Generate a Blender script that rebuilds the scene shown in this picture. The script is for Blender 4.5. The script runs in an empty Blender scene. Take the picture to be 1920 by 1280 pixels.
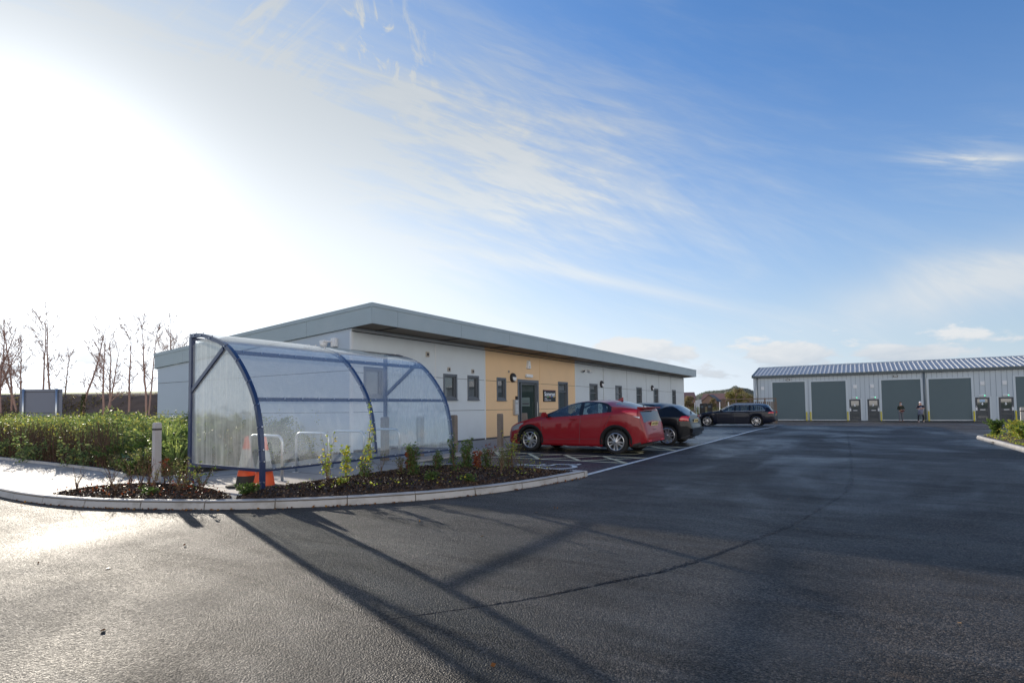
import bpy, bmesh, math, random
import numpy as np
from mathutils import Vector, Matrix, Quaternion
R = math.radians
rnd = random.Random(7)
nr = np.random.RandomState(11)
scn = bpy.context.scene
col = scn.collection

# ------------------------------------------------------------------ camera
HEAD, PIT, ROLL = R(32.3), math.atan(.041), .0120
EYE = Vector((0, 0, 1.28))
_f = Vector((-math.sin(HEAD)*math.cos(PIT), math.cos(HEAD)*math.cos(PIT), math.sin(PIT)))
_r = Vector((math.cos(HEAD), math.sin(HEAD), 0)); _u = _r.cross(_f)
_c, _s = math.cos(ROLL), math.sin(ROLL)
_r2 = _c*_r - _s*_u; _u2 = _s*_r + _c*_u
cd = bpy.data.cameras.new('camera'); cam = bpy.data.objects.new('camera', cd); col.objects.link(cam)
M = Matrix((_r2, _u2, -_f)).transposed().to_4x4(); M.translation = EYE
cam.matrix_world = M
cd.sensor_width = 36; cd.lens = 36*1020/1920
cd.shift_y = (722-640)/1920
cd.clip_start = .05; cd.clip_end = 6000
scn.camera = cam

# ------------------------------------------------------------------ light
SKY_S, VEIL_S = .067, .46
SUN_EL, SUN_AZ = R(15.1), R(71.0)          # azimuth counted from +Y towards -X
SUN = Vector((-math.sin(SUN_AZ)*math.cos(SUN_EL), math.cos(SUN_AZ)*math.cos(SUN_EL), math.sin(SUN_EL)))
sl = bpy.data.lights.new('sun', 'SUN'); sl.energy = 2.7; sl.angle = R(.6); sl.color = (1, .90, .76)
so = bpy.data.objects.new('sun', sl); col.objects.link(so)
so.rotation_euler = (-SUN).to_track_quat('-Z', 'Y').to_euler()
scn.view_settings.view_transform = 'Standard'; scn.view_settings.look = 'None'
scn.view_settings.exposure = 1.0; scn.view_settings.gamma = 1
scn.cycles.use_fast_gi = False

class NT:
    def __init__(s, tree): s.t = tree; s.n = tree.nodes; s.l = tree.links; s.n.clear()
    def add(s, kind, **kw):
        n = s.n.new(kind)
        for k, v in kw.items(): setattr(n, k, v)
        return n
    def put(s, sock, v):
        if v is None: return
        if isinstance(v, bpy.types.NodeSocket): s.l.new(v, sock)
        elif isinstance(v, bpy.types.Node): s.l.new(v.outputs[0], sock)
        else:
            if isinstance(v, (tuple, list)) and len(v) == 3 and sock.type == 'RGBA': v = (*v, 1)
            sock.default_value = v
    def m(s, op, a, b=None, c=None, clamp=False):
        n = s.add('ShaderNodeMath', operation=op, use_clamp=clamp)
        for i, v in enumerate((a, b, c)): s.put(n.inputs[i], v)
        return n.outputs[0]
    def vm(s, op, a, b=None, scale=None):
        n = s.add('ShaderNodeVectorMath', operation=op)
        s.put(n.inputs[0], a)
        if b is not None: s.put(n.inputs[1], b)
        if scale is not None: s.put(n.inputs['Scale'], scale)
        return n.outputs['Value'] if op in ('DOT_PRODUCT', 'LENGTH') else n.outputs[0]
    def mix(s, f, a, b, blend='MIX'):
        n = s.add('ShaderNodeMix', data_type='RGBA', blend_type=blend)
        s.put(n.inputs[0], f); s.put(n.inputs[6], a); s.put(n.inputs[7], b)
        return n.outputs[2]
    def rng(s, v, a, b, c=0., d=1., smooth=False):
        n = s.add('ShaderNodeMapRange', interpolation_type='SMOOTHSTEP' if smooth else 'LINEAR')
        for i, x in enumerate((v, a, b, c, d)): s.put(n.inputs[i], x)
        return n.outputs[0]
    def noise(s, vec, scale, detail=4, rough=.55, dist=0.):
        n = s.add('ShaderNodeTexNoise'); s.put(n.inputs['Vector'], vec)
        n.inputs['Scale'].default_value = scale; n.inputs['Detail'].default_value = detail
        n.inputs['Roughness'].default_value = rough; n.inputs['Distortion'].default_value = dist
        return n.outputs['Fac']
    def ramp(s, f, stops, interp='LINEAR'):
        n = s.add('ShaderNodeValToRGB'); n.color_ramp.interpolation = interp
        e = n.color_ramp.elements
        while len(e) < len(stops): e.new(.5)
        for q, (p, c) in zip(e, stops): q.position = p; q.color = (*c, 1) if len(c) == 3 else c
        s.put(n.inputs[0], f); return n.outputs[0]
    def scale(s, vec, k):
        return s.vm('MULTIPLY', vec, k)

# ------------------------------------------------------------------ sky
w = bpy.data.worlds.new('World'); scn.world = w; w.use_nodes = True
n = NT(w.node_tree)
sky = n.add('ShaderNodeTexSky', sky_type='NISHITA', sun_disc=False)
sky.sun_elevation = SUN_EL; sky.sun_rotation = -SUN_AZ; sky.air_density = 1.15; sky.dust_density = .6; sky.ozone_density = 2.2
dirn = n.add('ShaderNodeTexCoord').outputs['Generated']
sep = n.add('ShaderNodeSeparateXYZ'); n.put(sep.inputs[0], dirn)
Z = n.m('MAXIMUM', sep.outputs[2], 0.0)
sdot = n.vm('DOT_PRODUCT', dirn, tuple(SUN))
ang = n.m('ARCCOSINE', n.m('MINIMUM', sdot, .99999))
def gauss(a, width): return n.m('POWER', 2.718, n.m('MULTIPLY', n.m('MULTIPLY', a, a), -1/(width*width)))
hi_ = n.rng(Z, .24, .52, 1., .82, True)
ang2 = n.m('ARCCOSINE', n.m('MINIMUM', n.vm('DOT_PRODUCT', dirn, (-.9363, .2522, .2447)), .99999))
g1, g2 = gauss(ang2, .17), gauss(ang, .50)
low = n.m('MULTIPLY', n.m('POWER', 2.718, n.m('MULTIPLY', Z, -4.2)), gauss(ang, 1.0))
inv = n.m('DIVIDE', 1.0, n.m('ADD', Z, .12))
cb = n.add('ShaderNodeCombineXYZ'); n.put(cb.inputs[0], n.m('MULTIPLY', sep.outputs[0], inv)); n.put(cb.inputs[1], n.m('MULTIPLY', sep.outputs[1], inv))
def blob(c, a, b_, wa, wb):
    da = n.m('DIVIDE', n.vm('DOT_PRODUCT', dirn, a), wa); db = n.m('DIVIDE', n.vm('DOT_PRODUCT', dirn, b_), wb)
    q = n.m('ADD', n.m('MULTIPLY', da, da), n.m('MULTIPLY', db, db))
    return n.m('MULTIPLY', n.m('POWER', 2.718, n.m('MULTIPLY', q, -1.)), n.rng(n.vm('DOT_PRODUCT', dirn, c), .2, .5))
def streaks(a, b_, ka, kb, sc=1., lo=.42, hi=.68, dist=.6, det=9):
    c3 = n.add('ShaderNodeCombineXYZ'); n.put(c3.inputs[0], n.m('MULTIPLY', n.vm('DOT_PRODUCT', dirn, a), ka)); n.put(c3.inputs[1], n.m('MULTIPLY', n.vm('DOT_PRODUCT', dirn, b_), kb))
    return n.rng(n.noise(c3.outputs[0], sc, det, .62, dist), lo, hi, 0, 1, True)
A1, B1 = (.7478, .6102, -.2617), (-.4576, .188, -.8691)
C1 = (-.4811, .7696, .4198)
fine = streaks(A1, B1, 4.6, 34., 1.4, .36, .68, .45, 12)
soft = streaks(A1, B1, 1.6, 5.5, 1.1, .34, .7, 1.2, 6)
comb = streaks((.5, .8, .3), (-.75, .5, -.45), 3., 17., 1.5, .38, .7, .7)
tuft = streaks((.0569, .7223, -.6892), (-.8022, -.3779, -.4623), 6., 9., 2.1, .50, .66, 1.6)
cirrus = n.m('MULTIPLY', blob(C1, A1, B1, .30, .105), n.m('ADD', n.m('MULTIPLY', n.m('MULTIPLY', fine, n.m('ADD', soft, .35)), .55), n.m('ADD', .24, n.m('MULTIPLY', comb, .28))))
cirrus = n.m('ADD', cirrus, n.m('MULTIPLY', blob((-.6, .62, .5), A1, B1, .45, .22), n.m('MULTIPLY', soft, .24)))
cirrus = n.m('ADD', cirrus, n.m('MULTIPLY', blob((-.5944, .5792, .5579), (.0569, .7223, -.6892), (-.8022, -.3779, -.4623), .085, .055), n.m('MULTIPLY', tuft, .75)))
cirrus = n.m('ADD', cirrus, n.m('MULTIPLY', blob((-.7015, .459, .5451), (.7014, .3096, .642), (.1259, .8327, -.5392), .12, .09), n.m('MULTIPLY', streaks((.7014, .3096, .642), (.1259, .8327, -.5392), 4, 26, 1.4, .45, .68), .35)))
cirrus = n.m('ADD', cirrus, n.m('MULTIPLY', blob((.1453, .9743, .172), (.9783, -.1674, .1219), (.1476, .1505, -.9775), .17, .042), n.m('ADD', .30, n.m('MULTIPLY', soft, .4))))
cirrus = n.m('ADD', cirrus, n.m('MULTIPLY', blob((.1452, .9361, .3204), (.941, -.0306, -.337), (-.3057, .3504, -.8853), .062, .010), n.m('ADD', .2, n.m('MULTIPLY', streaks((.941, -.0306, -.337), (-.3057, .3504, -.8853), 5., 42., 1.5, .4, .65), .7))))
cirrus = n.m('ADD', cirrus, n.m('MULTIPLY', blob((.17, .915, .365), (.941, -.0306, -.337), (-.3057, .3504, -.8853), .10, .05), n.m('MULTIPLY', streaks((.941, -.0306, -.337), (-.3057, .3504, -.8853), 4., 30., 1.3, .42, .68), .22)))
cirrus = n.m('ADD', cirrus, n.m('MULTIPLY', blob((-.3832, .8951, .2279), (.8673, .4336, -.2445), (-.3177, .104, -.9425), .24, .012), .22))
cirrus = n.m('ADD', cirrus, n.m('MULTIPLY', n.m('MULTIPLY', soft, fine), n.m('ADD', .03, n.m('MULTIPLY', gauss(ang, 1.1), .10))))
# low cumulus near the horizon, own noise cutting the edges
cb2 = n.add('ShaderNodeCombineXYZ'); n.put(cb2.inputs[0], n.m('MULTIPLY', n.m('ARCTAN2', sep.outputs[0], sep.outputs[1]), 9.)); n.put(cb2.inputs[1], n.m('MULTIPLY', sep.outputs[2], 26.))
cu = n.noise(cb2.outputs[0], 1.25, 8, .6, .25)
cm = blob((-.0902, .9927, .0807), (.994, .0947, -.0545), (-.0618, .0753, -.9952), .085, .026)
cm = n.m('MAXIMUM', cm, blob((-.306, .9468, .1001), (.9399, .3172, -.1268), (-.1518, .0553, -.9869), .11, .026))
cm = n.m('MAXIMUM', cm, blob((.059, .9956, .0732), (.9975, -.056, -.0426), (-.0383, .0756, -.9964), .075, .018))
cm = n.m('MAXIMUM', cm, n.m('MULTIPLY', n.m('MULTIPLY', n.rng(Z, .03, .06, .4, 1, True), n.rng(Z, .09, .16, 1, 0, True)), .42))
cum = n.m('MULTIPLY', n.rng(n.m('ADD', cm, n.m('MULTIPLY', n.m('SUBTRACT', cu, .5), 1.9)), .42, .66, 0, 1, True), n.rng(cm, .1, .3, 0, 1))
hz = n.m('POWER', 2.718, n.m('MULTIPLY', Z, -4.3))
back = n.m('MULTIPLY', n.rng(n.vm('DOT_PRODUCT', dirn, (.75, -.62, 0)), -.05, .75, 0, 1, True), n.rng(Z, .25, .75, 1, 0, True))  # brighter, warmer sky added behind the camera to fill the shaded faces
veil = n.m('ADD', n.m('ADD', n.m('ADD', n.m('MULTIPLY', g2, .92), n.m('MULTIPLY', low, .85)), n.m('MULTIPLY', hz, .98)), n.m('ADD', cirrus, n.m('MULTIPLY', back, .95)))
veil = n.m('MINIMUM', veil, 1.0, clamp=True)
veilc = n.mix(n.m('MAXIMUM', g2, n.m('MULTIPLY', cirrus, .9)), (.72, .81, .90), (.87, .92, .97))
bright = n.m('ADD', n.m('ADD', .84, n.m('ADD', n.m('MULTIPLY', g2, .12), n.m('MULTIPLY', low, 1.15))), n.m('ADD', n.m('MULTIPLY', g1, 1.6), n.m('MULTIPLY', back, 1.5)))
bright = n.m('MULTIPLY', bright, hi_)
veilc = n.mix(back, veilc, (.98, .93, .87))
veilc = n.vm('SCALE', veilc, None, bright)
skyc = n.mix(1., sky, (.34, .92, 1.56), 'MULTIPLY')
bgA = n.add('ShaderNodeBackground'); n.put(bgA.inputs[0], skyc); bgA.inputs[1].default_value = SKY_S
bgB = n.add('ShaderNodeBackground'); n.put(bgB.inputs[0], veilc); bgB.inputs[1].default_value = VEIL_S
mx = n.add('ShaderNodeMixShader'); n.put(mx.inputs[0], veil); n.l.new(bgA.outputs[0], mx.inputs[1]); n.l.new(bgB.outputs[0], mx.inputs[2])
cc = n.mix(n.rng(n.m('ADD', Z, n.m('MULTIPLY', n.m('SUBTRACT', cu, .5), .12)), .055, .11, 0, 1), (.60, .67, .76), (.92, .92, .92))
bgC = n.add('ShaderNodeBackground'); n.put(bgC.inputs[0], cc); bgC.inputs[1].default_value = VEIL_S
mx2 = n.add('ShaderNodeMixShader'); n.put(mx2.inputs[0], n.m('MULTIPLY', cum, .8)); n.l.new(mx.outputs[0], mx2.inputs[1]); n.l.new(bgC.outputs[0], mx2.inputs[2])
out = n.add('ShaderNodeOutputWorld'); n.l.new(mx2.outputs[0], out.inputs[0])

# ------------------------------------------------------------------ materials
MATS = {}
def mat(name, color, rough=.6, metal=0., var=0., vscale=3., bump=0., bscale=40., spec=.5, coat=0., emit=None, voro=False, dirt=None, wave=None, trans=0.):
    if name in MATS: return MATS[name]
    m = bpy.data.materials.new(name); m.use_nodes = True
    k = NT(m.node_tree); b = k.add('ShaderNodeBsdfPrincipled'); o = k.add('ShaderNodeOutputMaterial'); k.l.new(b.outputs[0], o.inputs[0])
    co = k.add('ShaderNodeTexCoord').outputs['Object']
    c = None
    if var:
        nz = k.noise(co, vscale, 5, .6)
        c = k.mix(nz, tuple(x*(1-var) for x in color), tuple(min(1, x*(1+var)) for x in color))
    if dirt:
        dz = k.rng(k.noise(co, dirt[1], 6, .65), .5, .7, 0, dirt[2])
        c = k.mix(dz, c or (*color, 1), dirt[0])
    k.put(b.inputs['Base Color'], c if c is not None else (*color, 1))
    b.inputs['Roughness'].default_value = rough; b.inputs['Metallic'].default_value = metal
    b.inputs['Specular IOR Level'].default_value = spec
    if coat: b.inputs['Coat Weight'].default_value = coat; b.inputs['Coat Roughness'].default_value = .04
    if emit: k.put(b.inputs['Emission Color'], emit[0]); b.inputs['Emission Strength'].default_value = emit[1]
    if trans: b.inputs['Transmission Weight'].default_value = trans
    h = None
    if bump:
        if voro:
            v = k.add('ShaderNodeTexVoronoi'); k.put(v.inputs['Vector'], co); v.inputs['Scale'].default_value = bscale; h = v.outputs[0]
        else: h = k.noise(co, bscale, 4, .6)
    if wave:
        wv = k.add('ShaderNodeTexWave', wave_type='BANDS', bands_direction=wave[0]); k.put(wv.inputs['Vector'], co)
        wv.inputs['Scale'].default_value = wave[1]; wv.inputs['Distortion'].default_value = 0; h = wv.outputs['Fac']; bump = wave[2]
    if h is not None:
        bp = k.add('ShaderNodeBump'); k.put(bp.inputs['Height'], h); bp.inputs['Strength'].default_value = bump; bp.inputs['Distance'].default_value = .01
        k.l.new(bp.outputs[0], b.inputs['Normal'])
    MATS[name] = m; return m

def leafmat(name, stops, tr=.45):
    m = bpy.data.materials.new(name); m.use_nodes = True; k = NT(m.node_tree)
    g = k.add('ShaderNodeNewGeometry')
    c = k.ramp(g.outputs['Random Per Island'], stops)
    d = k.add('ShaderNodeBsdfPrincipled'); k.put(d.inputs['Base Color'], c); d.inputs['Roughness'].default_value = .45; d.inputs['Specular IOR Level'].default_value = .25
    t = k.add('ShaderNodeBsdfTranslucent'); k.put(t.inputs[0], k.mix(1., c, (1.15, 1.25, .7), 'MULTIPLY'))
    x = k.add('ShaderNodeMixShader'); x.inputs[0].default_value = tr
    k.l.new(d.outputs[0], x.inputs[1]); k.l.new(t.outputs[0], x.inputs[2])
    o = k.add('ShaderNodeOutputMaterial'); k.l.new(x.outputs[0], o.inputs[0]); MATS[name] = m; return m

def glassmat(name, tint, haze, hazecol, streak=False, rough=.03, dirty=.5, refl=.075):
    m = bpy.data.materials.new(name); m.use_nodes = True; k = NT(m.node_tree)
    co = k.add('ShaderNodeTexCoord').outputs['Object']
    t = k.add('ShaderNodeBsdfTransparent'); t.inputs[0].default_value = (*tint, 1)
    g = k.add('ShaderNodeBsdfGlossy'); g.inputs['Roughness'].default_value = rough
    if streak:
        bp = k.add('ShaderNodeBump'); k.put(bp.inputs['Height'], k.noise(co, 1.6, 2, .5)); bp.inputs['Strength'].default_value = .25; bp.inputs['Distance'].default_value = .05
        k.l.new(bp.outputs[0], g.inputs['Normal'])
    d = k.add('ShaderNodeBsdfDiffuse'); d.inputs[0].default_value = (*hazecol, 1)
    tl = k.add('ShaderNodeBsdfTranslucent'); tl.inputs[0].default_value = (*hazecol, 1)
    dd = k.add('ShaderNodeMixShader'); dd.inputs[0].default_value = .4; k.l.new(d.outputs[0], dd.inputs[1]); k.l.new(tl.outputs[0], dd.inputs[2])
    f = haze
    if streak:
        a = k.noise(k.scale(co, (9., 9., .35)), 1.6, 5, .65)
        s1 = k.rng(a, .42, .72, 0, 1, True)
        spots = k.rng(k.noise(co, 38, 3, .7), .70, .76, 0, 1)
        grime = k.rng(k.noise(co, 3.2, 6, .7), .4, .75, 0, 1)
        f = k.m('ADD', k.m('MULTIPLY', s1, dirty*.45), k.m('ADD', k.m('MULTIPLY', grime, dirty*.3), k.m('MULTIPLY', spots, dirty*.35)))
        f = k.m('ADD', f, haze, clamp=True)
    x = k.add('ShaderNodeMixShader'); k.put(x.inputs[0], f); k.l.new(t.outputs[0], x.inputs[1]); k.l.new(dd.outputs[0], x.inputs[2])
    fr = k.add('ShaderNodeLayerWeight'); fr.inputs[0].default_value = .5
    ff = k.m('ADD', refl, k.m('MULTIPLY', k.m('POWER', fr.outputs['Facing'], 4.5), .9))
    y = k.add('ShaderNodeMixShader'); k.put(y.inputs[0], ff); k.l.new(x.outputs[0], y.inputs[1]); k.l.new(g.outputs[0], y.inputs[2])
    o = k.add('ShaderNodeOutputMaterial'); k.l.new(y.outputs[0], o.inputs[0]); MATS[name] = m; return m

# ------------------------------------------------------------------ helpers
def tag(o, label=None, cat=None, group=None, kind=None):
    if label: o['label'] = label
    if cat: o['category'] = cat
    if group: o['group'] = group
    if kind: o['kind'] = kind
    return o
def empty(name, loc, rz=0., label=None, cat=None, group=None):
    o = bpy.data.objects.new(name, None); col.objects.link(o); o.location = loc; o.rotation_euler = (0, 0, rz); o.empty_display_size = .2
    return tag(o, label, cat, group)
def copy_tree(o, parent=None, top=True):
    c = o.copy(); col.objects.link(c); c.parent = parent
    for ch in list(o.children): copy_tree(ch, c, False)
    return c

class MB:
    def __init__(s): s.v = []; s.f = []
    def add(s, vs, fs):
        b = len(s.v); s.v += [tuple(p) for p in vs]; s.f += [tuple(i+b for i in q) for q in fs]; return s
    def box(s, a, b, rot=None, pivot=None):
        x0, y0, z0 = a; x1, y1, z1 = b
        vs = [Vector(p) for p in ((x0,y0,z0),(x1,y0,z0),(x1,y1,z0),(x0,y1,z0),(x0,y0,z1),(x1,y0,z1),(x1,y1,z1),(x0,y1,z1))]
        if rot is not None:
            pv = Vector(pivot) if pivot else Vector(((x0+x1)/2, (y0+y1)/2, (z0+z1)/2)); vs = [pv+rot@(v-pv) for v in vs]
        return s.add(vs, [(0,3,2,1),(4,5,6,7),(0,1,5,4),(1,2,6,5),(2,3,7,6),(3,0,4,7)])
    def bevbox(s, a, b, r=.01):
        x0, y0, z0 = a; x1, y1, z1 = b
        bm = bmesh.new(); bmesh.ops.create_cube(bm, size=1)
        for v in bm.verts: v.co = Vector((x0+(v.co.x+.5)*(x1-x0), y0+(v.co.y+.5)*(y1-y0), z0+(v.co.z+.5)*(z1-z0)))
        bmesh.ops.bevel(bm, geom=list(bm.edges)+list(bm.verts), offset=r, segments=2, affect='EDGES')
        bm.verts.index_update(); s.add([v.co[:] for v in bm.verts], [[v.index for v in f.verts] for f in bm.faces]); bm.free(); return s
    def tube(s, pts, r, k=8, caps=True, closed=False):
        pts = [Vector(p) for p in pts]; n_ = len(pts); rr = r if isinstance(r, (list, tuple)) else [r]*n_
        vs = []; prev = None
        for i, p in enumerate(pts):
            if closed: t = pts[(i+1) % n_]-pts[i-1]
            else: t = pts[min(i+1, n_-1)]-pts[max(i-1, 0)]
            t.normalize()
            if prev is None:
                a = Vector((0, 0, 1)) if abs(t.z) < .9 else Vector((1, 0, 0)); u = t.cross(a).normalized()
            else: u = (prev-t*prev.dot(t)).normalized()
            prev = u; w_ = t.cross(u)
            for j in range(k):
                q = 2*math.pi*j/k; vs.append(p+(u*math.cos(q)+w_*math.sin(q))*rr[i])
        fs = []
        for i in range(n_ if closed else n_-1):
            i2 = (i+1) % n_
            for j in range(k): fs.append((i*k+j, i*k+(j+1) % k, i2*k+(j+1) % k, i2*k+j))
        if caps and not closed: fs += [tuple(range(k-1, -1, -1)), tuple(range((n_-1)*k, n_*k))]
        return s.add(vs, fs)
    def sweep(s, pts, side, w_, h, off=0.):
        """rectangular bar along pts; side = constant width direction"""
        pts = [Vector(p) for p in pts]; sd = Vector(side).normalized(); vs = []; n_ = len(pts)
        for i, p in enumerate(pts):
            t = (pts[min(i+1, n_-1)]-pts[max(i-1, 0)]).normalized(); nn = t.cross(sd).normalized()
            for a, b in ((-1, -1), (1, -1), (1, 1), (-1, 1)): vs.append(p+sd*(a*w_/2)+nn*(b*h/2+off))
        fs = [(3, 2, 1, 0)]
        for i in range(n_-1):
            for j in range(4): fs.append((i*4+j, i*4+(j+1) % 4, i*4+4+(j+1) % 4, i*4+4+j))
        fs.append(tuple((n_-1)*4+j for j in range(4))); return s.add(vs, fs)
    def lathe(s, prof, c=(0, 0, 0), k=24, axis='z', caps=True):
        vs = []
        for (r_, z_) in prof:
            for j in range(k):
                q = 2*math.pi*j/k; a, b = r_*math.cos(q), r_*math.sin(q)
                p = (a, b, z_) if axis == 'z' else ((a, z_, b) if axis == 'y' else (z_, a, b))
                vs.append((p[0]+c[0], p[1]+c[1], p[2]+c[2]))
        fs = [(i*k+j, i*k+(j+1) % k, (i+1)*k+(j+1) % k, (i+1)*k+j) for i in range(len(prof)-1) for j in range(k)]
        if caps: fs += [tuple(range(k)), tuple((len(prof)-1)*k+j for j in range(k))]
        return s.add(vs, fs)
    def prism(s, poly, z0, z1):
        n_ = len(poly); vs = [(x, y, z0) for x, y in poly]+[(x, y, z1) for x, y in poly]
        return s.add(vs, [tuple(range(n_-1, -1, -1)), tuple(range(n_, 2*n_))]+[(i, (i+1) % n_, n_+(i+1) % n_, n_+i) for i in range(n_)])
    def build(s, name, m, parent=None, smooth=False, label=None, auto=None):
        me = bpy.data.meshes.new(name); me.from_pydata([tuple(v) for v in s.v], [], s.f)
        bm = bmesh.new(); bm.from_mesh(me); bmesh.ops.recalc_face_normals(bm, faces=bm.faces); bm.to_mesh(me); bm.free()
        me.materials.append(m)
        if smooth or auto:
            me.polygons.foreach_set('use_smooth', [True]*len(me.polygons))
            if auto: me.set_sharp_from_angle(angle=R(auto))
        o = bpy.data.objects.new(name, me); col.objects.link(o); o.parent = parent
        if label: o['label'] = label
        return o

def struct(o): o['kind'] = 'structure'; return o

def fast_mesh(name, V, F4, m, parent=None):
    """V (N,3) float, F4 (M,4) int"""
    me = bpy.data.meshes.new(name); me.vertices.add(len(V)); me.vertices.foreach_set('co', np.asarray(V, np.float32).ravel())
    k = F4.shape[1]
    me.loops.add(F4.size); me.loops.foreach_set('vertex_index', F4.astype(np.int32).ravel())
    me.polygons.add(len(F4)); me.polygons.foreach_set('loop_start', np.arange(0, F4.size, k, dtype=np.int32))
    me.update(calc_edges=True); me.validate(); me.materials.append(m)
    o = bpy.data.objects.new(name, me); col.objects.link(o); o.parent = parent; return o

def leaves(name, P, size, m, parent=None, flat=.0, aspect=.55, up=.3):
    P = np.asarray(P, float); N = len(P)
    sz = size*(.6+.8*nr.rand(N))[:, None]
    a = nr.randn(N, 3); a[:, 2] = a[:, 2]*.6+up; a /= np.linalg.norm(a, axis=1)[:, None]
    b = nr.randn(N, 3); b[:, 2] *= (1-flat); b -= a*(a*b).sum(1)[:, None]; b /= np.linalg.norm(b, axis=1)[:, None]
    c = np.cross(a, b)
    A = P-a*sz*.5; B = P+b*sz*aspect*.5+c*sz*.06; C_ = P+a*sz*.5; D = P-b*sz*aspect*.5+c*sz*.06
    V = np.stack([A, B, C_, D], 1).reshape(-1, 3); F = np.arange(4*N).reshape(N, 4)
    return fast_mesh(name, V, F, m, parent)

def inside(poly, x, y):
    c = np.zeros(len(x), bool); n_ = len(poly)
    for i in range(n_):
        x1, y1 = poly[i]; x2, y2 = poly[(i+1) % n_]
        cond = ((y1 > y) != (y2 > y)) & (x < (x2-x1)*(y-y1)/((y2-y1) or 1e-9)+x1); c ^= cond
    return c
def sample(poly, N):
    p = np.array(poly); lo, hi = p.min(0), p.max(0); out = np.zeros((0, 2))
    while len(out) < N:
        q = lo+nr.rand(N*2, 2)*(hi-lo); out = np.vstack([out, q[inside(poly, q[:, 0], q[:, 1])]])
    return out[:N]
def gz(y): return -.36*min(1, max(0, (y-30)/28.))
def crom(pts, k=6):
    P = [Vector((*p, 0)) if len(p) == 2 else Vector(p) for p in pts]; out = []
    for i in range(len(P)-1):
        a, b, c, d = P[max(i-1, 0)], P[i], P[i+1], P[min(i+2, len(P)-1)]
        for j in range(k):
            t = j/k; out.append(.5*((2*b)+(c-a)*t+(2*a-5*b+4*c-d)*t*t+(3*b-a-3*c+d)*t**3))
    out.append(P[-1]); return out
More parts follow.
